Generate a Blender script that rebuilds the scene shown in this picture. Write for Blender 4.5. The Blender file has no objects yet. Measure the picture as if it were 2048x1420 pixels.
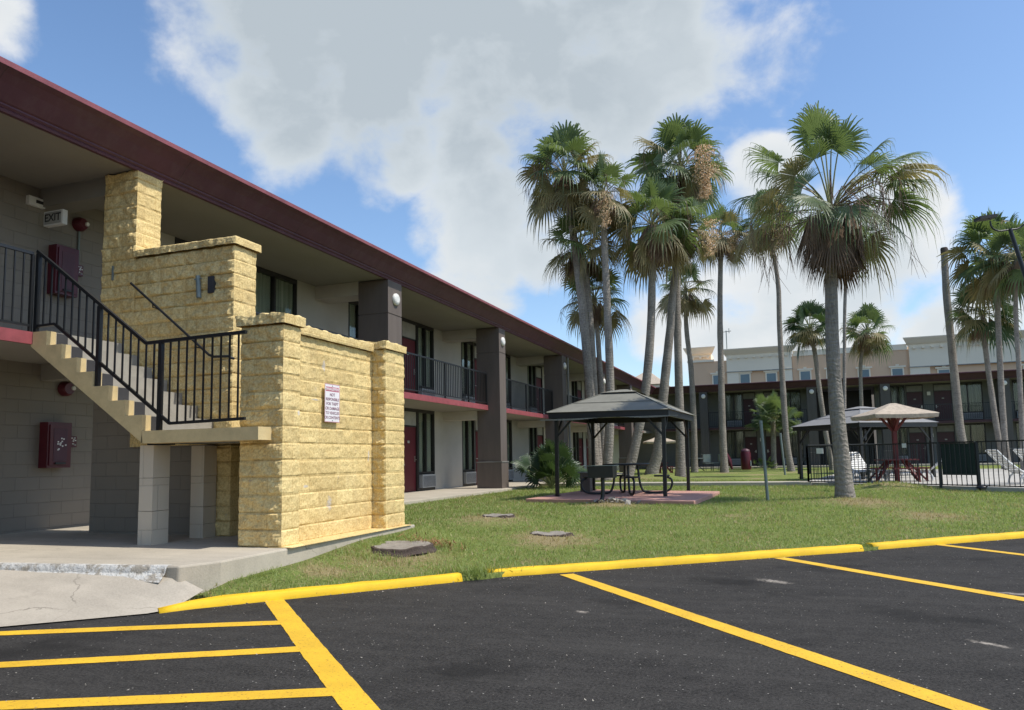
import bpy, bmesh, math, random
from mathutils import Vector, Matrix, noise
R = math.radians
random.seed(7)
sc = bpy.context.scene
COL = sc.collection
EYE = 1.35

# ------------------------------------------------------------------ materials
def newmat(name):
    m = bpy.data.materials.new(name); m.use_nodes = True
    nt = m.node_tree; b = nt.nodes['Principled BSDF']
    return m, nt, b
def N(nt, t, **k):
    n = nt.nodes.new(t)
    for a, v in k.items():
        if a in n.inputs: n.inputs[a].default_value = v
        else: setattr(n, a, v)
    return n
def L(nt, a, b): nt.links.new(a, b)
def coords(nt, scale=(1,1,1)):
    tc = N(nt, 'ShaderNodeNewGeometry')
    mp = N(nt, 'ShaderNodeMapping'); mp.inputs['Scale'].default_value = scale
    L(nt, tc.outputs['Position'], mp.inputs['Vector'])
    return mp.outputs['Vector']
def noise_n(nt, vec, scale, detail=4, rough=.6):
    n = N(nt, 'ShaderNodeTexNoise', Scale=scale, Detail=detail, Roughness=rough)
    L(nt, vec, n.inputs['Vector']); return n.outputs['Fac']
def ramp(nt, fac, stops):
    r = N(nt, 'ShaderNodeValToRGB'); e = r.color_ramp.elements
    while len(e) < len(stops): e.new(.5)
    for i, (p, c) in enumerate(stops):
        e[i].position = p; e[i].color = (*c, 1) if len(c) == 3 else c
    L(nt, fac, r.inputs['Fac']); return r.outputs['Color']
def mixc(nt, fac, a, b, mode='MIX'):
    m = N(nt, 'ShaderNodeMix'); m.data_type = 'RGBA'; m.blend_type = mode
    if isinstance(fac, (int, float)): m.inputs[0].default_value = fac
    else: L(nt, fac, m.inputs[0])
    for i, v in ((6, a), (7, b)):
        if isinstance(v, tuple): m.inputs[i].default_value = (*v, 1)
        else: L(nt, v, m.inputs[i])
    return m.outputs[2]
def bump(nt, b, h, strength=.3, dist=.01):
    n = N(nt, 'ShaderNodeBump', Strength=strength, Distance=dist)
    L(nt, h, n.inputs['Height']); L(nt, n.outputs['Normal'], b.inputs['Normal'])
def mat(name, c, rough=.7, metal=0, var=.18, scale=3, fine=60, bmp=.15, spec=.4, scl=(1,1,1), dist=.01):
    """plain painted / cast material with blotchy tone, fine grain and bump"""
    m, nt, b = newmat(name)
    v = coords(nt, scl)
    n1 = noise_n(nt, v, scale, 5); n2 = noise_n(nt, v, fine, 3)
    lo = tuple(x*(1-var) for x in c); hi = tuple(min(1, x*(1+var)) for x in c)
    c1 = ramp(nt, n1, [(.3, lo), (.7, hi)])
    c2 = mixc(nt, var*.8, c1, ramp(nt, n2, [(.3, tuple(x*.6 for x in c)), (.7, tuple(min(1, x*1.25) for x in c))]))
    L(nt, c2, b.inputs['Base Color'])
    b.inputs['Roughness'].default_value = rough; b.inputs['Metallic'].default_value = metal
    b.inputs['Specular IOR Level'].default_value = spec
    if bmp: bump(nt, b, n2, bmp, dist)
    return m

def block_mat(name, c, groove=(.5,.5,.5), flip=False, bw=.4, bh=.2, strength=.6):
    """painted concrete block wall; courses in world metres"""
    m, nt, b = newmat(name)
    g = N(nt, 'ShaderNodeNewGeometry')
    s = N(nt, 'ShaderNodeSeparateXYZ'); L(nt, g.outputs['Position'], s.inputs[0])
    add = N(nt, 'ShaderNodeMath', operation='ADD'); L(nt, s.outputs['X'], add.inputs[0]); L(nt, s.outputs['Y'], add.inputs[1])
    cb = N(nt, 'ShaderNodeCombineXYZ'); L(nt, add.outputs[0], cb.inputs[0]); L(nt, s.outputs['Z'], cb.inputs[1])
    br = N(nt, 'ShaderNodeTexBrick', Scale=1.0)
    br.inputs['Brick Width'].default_value = bw; br.inputs['Row Height'].default_value = bh
    br.inputs['Mortar Size'].default_value = .007; br.inputs['Mortar Smooth'].default_value = .6
    br.inputs['Color1'].default_value = (*c, 1); br.inputs['Color2'].default_value = (*[x*.93 for x in c], 1)
    br.inputs['Mortar'].default_value = (*[x*.8 for x in c], 1)
    L(nt, cb.outputs[0], br.inputs['Vector'])
    v = coords(nt); n1 = noise_n(nt, v, 1.3, 5); n2 = noise_n(nt, v, 90, 3)
    col = mixc(nt, .35, br.outputs['Color'], ramp(nt, n1, [(.3, tuple(x*.75 for x in c)), (.7, c)]))
    L(nt, col, b.inputs['Base Color']); b.inputs['Roughness'].default_value = .75
    mt = N(nt, 'ShaderNodeMath', operation='MULTIPLY'); L(nt, br.outputs['Fac'], mt.inputs[0]); mt.inputs[1].default_value = -1.0
    m2 = N(nt, 'ShaderNodeMath', operation='MULTIPLY'); L(nt, n2, m2.inputs[0]); m2.inputs[1].default_value = .25
    ad = N(nt, 'ShaderNodeMath', operation='ADD'); L(nt, mt.outputs[0], ad.inputs[0]); L(nt, m2.outputs[0], ad.inputs[1])
    bump(nt, b, ad.outputs[0], strength, .012)
    return m

M = {}
M['grey_block'] = block_mat('grey_block', (.235,.207,.168))
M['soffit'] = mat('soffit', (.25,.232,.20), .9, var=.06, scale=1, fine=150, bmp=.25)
M['maroon'] = mat('maroon_paint', (.088,.030,.044), .5, var=.15, scale=2)
def seams(m):
    nt = m.node_tree; b = nt.nodes['Principled BSDF']; src = b.inputs['Base Color'].links[0].from_socket
    g = N(nt, 'ShaderNodeNewGeometry'); sp = N(nt, 'ShaderNodeSeparateXYZ'); L(nt, g.outputs['Position'], sp.inputs[0])
    a = N(nt, 'ShaderNodeMath', operation='MULTIPLY_ADD'); L(nt, sp.outputs['X'], a.inputs[0]); a.inputs[1].default_value = .0; L(nt, sp.outputs['Y'], a.inputs[2])
    fr = N(nt, 'ShaderNodeMath', operation='PINGPONG'); L(nt, a.outputs[0], fr.inputs[0]); fr.inputs[1].default_value = 1.525
    k = ramp(nt, fr.outputs[0], [(.0, (.9,.9,.9)), (.008, (0,0,0))])
    c = mixc(nt, k, src, (.018,.010,.012))
    st = ramp(nt, noise_n(nt, coords(nt, (1,1,.12)), 5, 5, .7), [(.48, (0,0,0)), (.75, (.45,.45,.45))])
    c = mixc(nt, st, c, (.13,.075,.078)); L(nt, c, b.inputs['Base Color'])
seams(M['maroon'])
M['maroon_rib'] = mat('maroon_drip_edge', (.30,.095,.110), .5, var=.25, scale=3)
M['red_edge'] = mat('red_slab_edge', (.29,.068,.076), .6, var=.25, scale=5)
M['brown'] = mat('brown_cladding', (.130,.104,.088), .7, var=.12, scale=4, scl=(1,1,.15))
M['trim'] = mat('pale_trim', (.24,.23,.205), .7)
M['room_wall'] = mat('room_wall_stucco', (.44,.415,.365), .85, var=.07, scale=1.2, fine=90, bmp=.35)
M['beam'] = mat('beam_paint', (.46,.43,.37), .85, var=.06)
M['roof'] = mat('roof_gravel', (.25,.22,.2), .9)
M['door'] = mat('door_red', (.115,.014,.020), .45, var=.12, scale=2)
M['door_shaded'] = mat('door_red_shaded', (.050,.012,.016), .45, var=.12, scale=2)  # darker copy of the door red, far wing's shade in the colour
M['maroon_shaded'] = mat('maroon_shaded_paint', (.055,.022,.027), .6)  # eaves and slab edge paint darkened to hold the far wing's shade
M['frame'] = mat('dark_frame', (.030,.028,.027), .45)
M['panel'] = mat('transom_panel', (.34,.33,.30), .6)
M['ac'] = mat('ac_grille', (.36,.37,.37), .5, var=.1)
M['lamp'] = mat('lamp_white', (.75,.73,.68), .35, var=.05)
M['metal'] = mat('bright_metal', (.6,.58,.52), .3, metal=.9, var=.05)
M['black'] = mat('black_metal', (.012,.013,.014), .42, var=.2, spec=.5)
M['plate'] = mat('dark_plate', (.045,.045,.048), .7)
M['white'] = mat('white_plastic', (.74,.73,.69), .5, var=.06)
M['cabinet'] = mat('cabinet_red', (.095,.012,.020), .35, var=.12)
M['tan_paint'] = mat('tan_paint', (.62,.48,.245), .75, var=.12, scale=6, fine=50, bmp=.35)
M['step'] = mat('concrete_step', (.35,.325,.275), .85, var=.14, scale=4, fine=80, bmp=.4)
M['pink_pad'] = mat('pink_slab', (.50,.27,.21), .8, var=.14, scale=4, fine=60, bmp=.3)
M['wood_red'] = mat('red_timber', (.125,.020,.018), .6, var=.2, scale=6)
M['stump'] = mat('stump_wood', (.30,.265,.22), .95, var=.35, scale=9, fine=60, bmp=.8, dist=.03)
M['stump_side'] = mat('stump_fibre', (.09,.065,.052), .95, var=.4, scale=12, fine=70, bmp=1, dist=.03)
M['debris'] = mat('dead_fibre', (.26,.125,.06), .95, var=.3, scale=20)
M['flower'] = mat('palm_flower', (.78,.55,.33), .9, var=.25, scale=6, fine=30)
M['deadleaf'] = mat('dead_leaf', (.19,.125,.085), .9, var=.35, scale=2.5, fine=12, bmp=0)
M['galv'] = mat('galvanised', (.20,.235,.22), .5, metal=.2, var=.1)
M['cream'] = mat('hotel_cream', (.90,.78,.58), .85, var=.04, scale=.2, bmp=0)
M['beige'] = mat('hotel_beige', (.74,.50,.31), .85, var=.05, scale=.2, bmp=0)
M['teal_glass'] = mat('hotel_glass', (.16,.22,.23), .25, var=.1, scale=.3, bmp=0)
M['fabric'] = mat('canopy_fabric', (.245,.24,.235), .85, var=.08, scale=3, fine=200)
M['greymetal'] = mat('gazebo_roof', (.215,.205,.165), .65, var=.14, scale=2.5, fine=60)
M['greenmesh'] = mat('green_mesh', (.022,.040,.036), .7, var=.2, scale=3)
M['shingle'] = mat('tan_canopy', (.46,.38,.29), .9, var=.25, scale=9, fine=40, bmp=.6)
M['rubble'] = mat('concrete_rubble', (.40,.36,.30), .95, var=.3, scale=14, fine=60, bmp=1, dist=.02)
M['grey_pillar'] = block_mat('grey_pillar_block', (.60,.53,.42), bw=.5, bh=.55)
M['whitepaint'] = mat('worn_white_paint', (.60,.585,.55), .85, var=.3, scale=14, fine=60, bmp=.5)

def curtain_mat(nm='curtain', q=1.0):
    m, nt, b = newmat(nm)
    v = coords(nt, (1,1,.02)); n = noise_n(nt, v, 9, 3)
    L(nt, ramp(nt, n, [(.35, (.20*q,.205*q,.18*q)), (.65, (.46*q,.45*q,.39*q))]), b.inputs['Base Color'])
    b.inputs['Roughness'].default_value = .9
    return m
M['curtain'] = curtain_mat(); M['curtain_shaded'] = curtain_mat('curtain_shaded', .42)  # second curtain is a dimmed copy with shade in its tone
M['far_wall_shaded'] = mat('far_stucco_shaded', (.155,.158,.148), .85, var=.07, scale=1.2, fine=90, bmp=.3)  # far wall, column and panel: darkened copies, shade put into the colour
M['far_column_shaded'] = mat('far_column_shaded', (.085,.078,.072), .7, var=.12, scale=4, scl=(1,1,.15))
M['far_panel_shaded'] = mat('far_panel_shaded', (.20,.20,.19), .6)
def glass_mat():
    m, nt, b = newmat('window_glass')
    out = nt.nodes['Material Output']
    t = N(nt, 'ShaderNodeBsdfTransparent'); t.inputs[0].default_value = (.88,.92,.88,1)
    g = N(nt, 'ShaderNodeBsdfGlossy'); g.inputs['Roughness'].default_value = .05
    f = N(nt, 'ShaderNodeLayerWeight', Blend=.5); pw = N(nt, 'ShaderNodeMath', operation='POWER'); L(nt, f.outputs['Facing'], pw.inputs[0]); pw.inputs[1].default_value = 3.5
    ma = N(nt, 'ShaderNodeMath', operation='MULTIPLY_ADD'); L(nt, pw.outputs[0], ma.inputs[0]); ma.inputs[1].default_value = .5; ma.inputs[2].default_value = .04
    x = N(nt, 'ShaderNodeMixShader'); L(nt, ma.outputs[0], x.inputs[0]); L(nt, t.outputs[0], x.inputs[1]); L(nt, g.outputs[0], x.inputs[2])
    L(nt, x.outputs[0], out.inputs['Surface']); return m
M['glass'] = glass_mat()

def yellow_mat():
    m, nt, b = newmat('yellow_split_face')
    v = coords(nt)
    base = ramp(nt, noise_n(nt, v, 2.2, 5), [(.3, (.74,.55,.235)), (.7, (.85,.67,.32))])
    speck = ramp(nt, noise_n(nt, v, 38, 4, .7), [(.42, (.47,.31,.13)), (.54, (.85,.68,.34))])
    c = mixc(nt, .45, base, speck)
    # weathered patches where the old purple-grey block shows through
    w = ramp(nt, noise_n(nt, v, 3.1, 6, .75), [(.66, (0,0,0)), (.74, (1,1,1))])
    c = mixc(nt, w, c, (.50,.42,.36))
    geo = N(nt, 'ShaderNodeNewGeometry')
    for (y, z, ry_, rz_) in ((8.48,2.62,.07,.13), (8.62,.80,.09,.16), (9.62,1.42,.04,.16), (7.72,1.95,.05,.07), (8.1,1.05,.10,.03), (8.3,2.16,.16,.02)):
        mp = N(nt, 'ShaderNodeMapping'); mp.vector_type = 'TEXTURE'
        mp.inputs['Location'].default_value = (-5.7, y, z); mp.inputs['Scale'].default_value = (.4, ry_, rz_); L(nt, geo.outputs['Position'], mp.inputs['Vector'])
        ln = N(nt, 'ShaderNodeVectorMath', operation='LENGTH'); L(nt, mp.outputs[0], ln.inputs[0])
        sb = N(nt, 'ShaderNodeMath', operation='SUBTRACT'); sb.inputs[0].default_value = 1.4; L(nt, ln.outputs['Value'], sb.inputs[1])
        ml = N(nt, 'ShaderNodeMath', operation='MULTIPLY'); L(nt, sb.outputs[0], ml.inputs[0]); L(nt, noise_n(nt, v, 24, 4, .8), ml.inputs[1])
        c = mixc(nt, ramp(nt, ml.outputs[0], [(.40, (0,0,0)), (.5, (.9,.9,.9))]), c, (.66,.60,.52))
    sp = N(nt, 'ShaderNodeSeparateXYZ'); L(nt, geo.outputs['Position'], sp.inputs[0])
    a1 = N(nt, 'ShaderNodeMath', operation='ADD'); L(nt, sp.outputs['X'], a1.inputs[0]); L(nt, sp.outputs['Y'], a1.inputs[1])
    a2 = N(nt, 'ShaderNodeMath', operation='SUBTRACT'); L(nt, sp.outputs['Z'], a2.inputs[0]); a2.inputs[1].default_value = .367
    cb = N(nt, 'ShaderNodeCombineXYZ'); L(nt, a1.outputs[0], cb.inputs[0]); L(nt, a2.outputs[0], cb.inputs[1])
    br = N(nt, 'ShaderNodeTexBrick', Scale=1.0, Bias=.0); br.inputs['Brick Width'].default_value = .41; br.inputs['Row Height'].default_value = .203
    br.inputs['Mortar Size'].default_value = .0045; br.inputs['Mortar Smooth'].default_value = .4
    br.inputs['Color1'].default_value = (1,1,1,1); br.inputs['Color2'].default_value = (.80,.77,.73,1); br.inputs['Mortar'].default_value = (.66,.58,.48,1)
    L(nt, cb.outputs[0], br.inputs['Vector'])
    c = mixc(nt, .85, c, br.outputs['Color'], 'MULTIPLY')
    c = mixc(nt, ramp(nt, noise_n(nt, coords(nt, (2.4,2.4,.5)), 1.6, 5, .65), [(.5, (0,0,0)), (.72, (.38,.38,.38))]), c, (.47,.34,.17))
    L(nt, c, b.inputs['Base Color']); b.inputs['Roughness'].default_value = .85
    b.inputs['Specular IOR Level'].default_value = .15
    bump(nt, b, noise_n(nt, v, 42, 4, .7), .45, .012)
    return m
M['yellow'] = yellow_mat()

def concrete_mat(name, c, cracks=True):
    m, nt, b = newmat(name); v = coords(nt)
    n1 = noise_n(nt, v, .9, 6, .65); n2 = noise_n(nt, v, 55, 4); n3 = noise_n(nt, coords(nt, (.6, 3, 1)), 1.6, 5)
    c1 = ramp(nt, n1, [(.3, tuple(x*.74 for x in c)), (.72, tuple(x*1.1 for x in c))])
    c2 = mixc(nt, .3, c1, ramp(nt, n3, [(.35, tuple(x*.55 for x in c)), (.6, c)]))
    c3 = mixc(nt, .25, c2, ramp(nt, n2, [(.3, tuple(x*.5 for x in c)), (.6, c)]))
    nv = N(nt, 'ShaderNodeTexNoise', Scale=2.0, Detail=6.0); L(nt, v, nv.inputs['Vector'])
    vm = N(nt, 'ShaderNodeVectorMath', operation='MULTIPLY_ADD'); L(nt, nv.outputs['Color'], vm.inputs[0]); vm.inputs[1].default_value = (.6,.6,.6); L(nt, v, vm.inputs[2])
    vo = N(nt, 'ShaderNodeTexVoronoi', Scale=.42); vo.feature = 'DISTANCE_TO_EDGE'; L(nt, vm.outputs[0], vo.inputs['Vector'])
    ck = ramp(nt, vo.outputs['Distance'], [(.0, (.75,.75,.75)), (.0034, (0,0,0))])
    ck = mixc(nt, ramp(nt, noise_n(nt, v, .9, 3), [(.42, (0,0,0)), (.56, (1,1,1))]), (0,0,0), ck)
    c4 = mixc(nt, ck, c3, tuple(x*.22 for x in c))
    st_ = ramp(nt, noise_n(nt, v, 3.2, 6, .7), [(.56, (0,0,0)), (.72, (.5,.5,.5))]); c4 = mixc(nt, st_, c4, tuple(x*.6 for x in c))
    L(nt, c4, b.inputs['Base Color']); b.inputs['Roughness'].default_value = .9
    bump(nt, b, n2, .3, .006); return m
M['walk'] = concrete_mat('walk_concrete', (.50,.44,.345))
M['apron'] = concrete_mat('apron_concrete', (.46,.405,.325))
M['deck'] = concrete_mat('deck_concrete', (.50,.47,.41))

def asphalt_mat():
    m, nt, b = newmat('asphalt'); v = coords(nt)
    n1 = noise_n(nt, v, .35, 6, .6); n2 = noise_n(nt, v, 110, 3, .7)
    c = ramp(nt, n1, [(.32, (.018,.0165,.015)), (.66, (.038,.035,.032))])
    c = mixc(nt, .55, c, ramp(nt, noise_n(nt, v, 7, 6, .75), [(.36, (.014,.0135,.013)), (.62, (.060,.056,.052))]))
    c = mixc(nt, .5, c, ramp(nt, noise_n(nt, v, 48, 3, .8), [(.38, (.008,.008,.008)), (.60, (.075,.070,.064))]))
    vo = N(nt, 'ShaderNodeTexVoronoi', Scale=85.0); L(nt, v, vo.inputs['Vector'])
    agg = ramp(nt, vo.outputs['Distance'], [(.0, (1,1,1)), (.28, (0,0,0))])
    rnd = N(nt, 'ShaderNodeSeparateColor'); L(nt, vo.outputs['Color'], rnd.inputs[0])
    sel = ramp(nt, rnd.outputs[0], [(.45, (0,0,0)), (.85, (1,1,1))])
    f = N(nt, 'ShaderNodeMix'); f.data_type = 'RGBA'; f.blend_type = 'MULTIPLY'; f.inputs[0].default_value = 1
    L(nt, agg, f.inputs[6]); L(nt, sel, f.inputs[7])
    c = mixc(nt, f.outputs[2], c, (.16,.15,.14))
    rt = N(nt, 'ShaderNodeMapping'); rt.inputs['Rotation'].default_value = (0,0,-.87); rt.inputs['Scale'].default_value = (.35,2.6,1); L(nt, v, rt.inputs['Vector'])
    c = mixc(nt, ramp(nt, noise_n(nt, rt.outputs[0], 1.1, 6, .7), [(.46, (0,0,0)), (.72, (.42,.42,.42))]), c, (.075,.070,.063))
    c = mixc(nt, ramp(nt, noise_n(nt, v, .8, 4, .55), [(.55, (0,0,0)), (.68, (.6,.6,.6))]), c, (.013,.0125,.012))
    # scattered pale grit
    vo2 = N(nt, 'ShaderNodeTexVoronoi', Scale=15.0); L(nt, v, vo2.inputs['Vector'])
    g = ramp(nt, vo2.outputs['Distance'], [(.05, (1,1,1)), (.09, (0,0,0))])
    c = mixc(nt, g, c, (.34,.32,.28))
    # chalky scuffs with shapes of their own
    geo = N(nt, 'ShaderNodeNewGeometry')
    for (x, y, rx, ry, a) in ((1.26,6.20,.30,.10,.2), (1.95,6.05,.28,.09,.2), (2.05,8.35,.75,.16,.75), (-3.6,5.05,.18,.14,.6), (-1.75,6.55,.16,.10,.3), (-.2,8.6,.5,.2,.3), (.6,9.6,.6,.12,.4)):
        mp = N(nt, 'ShaderNodeMapping'); mp.vector_type = 'TEXTURE'
        mp.inputs['Location'].default_value = (x, y, 0); mp.inputs['Rotation'].default_value = (0,0,a-.9); mp.inputs['Scale'].default_value = (rx, ry, 1)
        L(nt, geo.outputs['Position'], mp.inputs['Vector'])
        ln = N(nt, 'ShaderNodeVectorMath', operation='LENGTH'); L(nt, mp.outputs[0], ln.inputs[0])
        sb = N(nt, 'ShaderNodeMath', operation='SUBTRACT'); sb.inputs[0].default_value = 1.25; L(nt, ln.outputs['Value'], sb.inputs[1])
        nn = noise_n(nt, v, 16, 5, .75)
        ml = N(nt, 'ShaderNodeMath', operation='MULTIPLY'); L(nt, sb.outputs[0], ml.inputs[0]); L(nt, nn, ml.inputs[1])
        k = ramp(nt, ml.outputs[0], [(.38, (0,0,0)), (.62, (.75,.75,.75))])
        c = mixc(nt, k, c, (.42,.37,.31))
    L(nt, c, b.inputs['Base Color']); b.inputs['Roughness'].default_value = .93
    b.inputs['Specular IOR Level'].default_value = .12
    bump(nt, b, n2, .55, .008); return m
M['asphalt'] = asphalt_mat()

def paint_mat(name, c, wear=.62, alpha=True):
    m, nt, b = newmat(name); v = coords(nt)
    n1 = noise_n(nt, v, 2.5, 5, .6); n2 = noise_n(nt, v, 45, 4, .75); n3 = noise_n(nt, v, 140, 2)
    c1 = ramp(nt, n1, [(.3, tuple(x*.82 for x in c)), (.7, tuple(min(1, x*1.08) for x in c))])
    k = ramp(nt, n2, [(wear, (0,0,0)), (wear+.08, (1,1,1))])
    c2 = mixc(nt, k, c1, (c[0]*.45, c[1]*.38, c[2]*.6+.01))
    # dusty end of the far stall line
    L(nt, c2, b.inputs['Base Color']); b.inputs['Roughness'].default_value = .7
    bump(nt, b, n3, .5, .006); return m
M['line'] = paint_mat('line_yellow', (.78,.46,.022), .575)
M['curb'] = paint_mat('curb_yellow', (.86,.52,.008), .625)

def grass_ground():
    m, nt, b = newmat('grass_ground'); v = coords(nt)
    n1 = noise_n(nt, v, .55, 6, .65); n2 = noise_n(nt, v, 26, 5, .75); n3 = noise_n(nt, v, 3.0, 5, .7)
    c = ramp(nt, n2, [(.32, (.080,.112,.026)), (.5, (.175,.225,.055)), (.7, (.30,.335,.10))])
    c = mixc(nt, ramp(nt, n3, [(.42, (0,0,0)), (.75, (.6,.6,.6))]), c, (.24,.215,.085))
    geo = N(nt, 'ShaderNodeNewGeometry')
    # worn straw coloured patches round the stumps, grill and palm feet
    for (x, y, r) in ((-4.7,8.5,1.0), (-3.3,10.7,.95), (-4.9,12.3,.9), (-3.6,16.2,1.0), (1.5,17.6,1.2), (-.9,14.5,.5), (2.6,22.8,1.3), (-1.2,33,1.0), (.6,42,2), (-4.6,35,2.4), (-6.5,31,3), (-3.2,42,1.5), (2.4,15.8,1.0), (-5.0,7.5,.5), (-1.2,38.5,1.6)):
        mp = N(nt, 'ShaderNodeMapping'); mp.vector_type = 'TEXTURE'
        mp.inputs['Location'].default_value = (x, y, .3); mp.inputs['Scale'].default_value = (r, r, 9)
        L(nt, geo.outputs['Position'], mp.inputs['Vector'])
        ln = N(nt, 'ShaderNodeVectorMath', operation='LENGTH'); L(nt, mp.outputs[0], ln.inputs[0])
        sb = N(nt, 'ShaderNodeMath', operation='SUBTRACT'); sb.inputs[0].default_value = 1.35; L(nt, ln.outputs['Value'], sb.inputs[1])
        ml = N(nt, 'ShaderNodeMath', operation='MULTIPLY'); L(nt, sb.outputs[0], ml.inputs[0]); L(nt, n3, ml.inputs[1])
        k = ramp(nt, ml.outputs[0], [(.28, (0,0,0)), (.6, (.85,.85,.85))])
        c = mixc(nt, k, c, (.33,.255,.14))
    L(nt, c, b.inputs['Base Color']); b.inputs['Roughness'].default_value = .95
    b.inputs['Specular IOR Level'].default_value = .15
    bump(nt, b, n2, 1.0, .04); return m
M['grass'] = grass_ground()

def leaf_mat(name, c, c2, tr=.3, rough=.45):
    m, nt, b = newmat(name); v = coords(nt)
    out = nt.nodes['Material Output']
    col = ramp(nt, noise_n(nt, v, 1.4, 4), [(.35, c), (.68, c2)])
    L(nt, col, b.inputs['Base Color']); b.inputs['Roughness'].default_value = rough
    t = N(nt, 'ShaderNodeBsdfTranslucent')
    L(nt, mixc(nt, .5, col, (c2[0]*1.7, c2[1]*1.8, c2[2]*.9)), t.inputs[0])
    x = N(nt, 'ShaderNodeMixShader'); x.inputs[0].default_value = tr
    L(nt, b.outputs[0], x.inputs[1]); L(nt, t.outputs[0], x.inputs[2]); L(nt, x.outputs[0], out.inputs['Surface'])
    return m
M['blade'] = leaf_mat('grass_blade', (.180,.240,.062), (.325,.375,.125), .38, .6)
M['straw'] = leaf_mat('straw_blade', (.34,.26,.13), (.50,.40,.22), .3, .7)
M['frond'] = leaf_mat('palm_frond', (.066,.105,.040), (.165,.215,.085), .36)
M['frond_old'] = leaf_mat('palm_frond_old', (.17,.16,.070), (.33,.265,.14), .3, .6)
M['frond_dark'] = leaf_mat('palm_frond_dark', (.030,.060,.024), (.075,.120,.045), .25)
M['petiole'] = leaf_mat('palm_petiole', (.20,.23,.09), (.38,.36,.17), .1)

def trunk_mat():
    m, nt, b = newmat('palm_trunk'); v = coords(nt)
    n1 = noise_n(nt, v, 2.2, 6, .65); n2 = noise_n(nt, coords(nt, (4,4,1)), 7, 4)
    c = ramp(nt, n1, [(.28, (.165,.14,.115)), (.5, (.27,.24,.205)), (.75, (.41,.37,.32))])
    w = N(nt, 'ShaderNodeTexWave', Scale=2.6, Distortion=9.0, Detail=4.0); w.bands_direction = 'Z'; w.inputs['Detail Scale'].default_value = 2.5
    L(nt, v, w.inputs['Vector'])
    c = mixc(nt, .22, c, ramp(nt, w.outputs['Fac'], [(.0, (.12,.10,.085)), (.5, (.32,.285,.24))]))
    c = mixc(nt, .4, c, ramp(nt, n2, [(.35, (.12,.10,.085)), (.6, (.34,.30,.25))]))
    L(nt, c, b.inputs['Base Color']); b.inputs['Roughness'].default_value = .95
    b.inputs['Specular IOR Level'].default_value = .2
    ad = N(nt, 'ShaderNodeMath', operation='ADD'); L(nt, w.outputs['Fac'], ad.inputs[0]); L(nt, n2, ad.inputs[1])
    bump(nt, b, ad.outputs[0], .5, .02); return m
M['trunk'] = trunk_mat()

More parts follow.
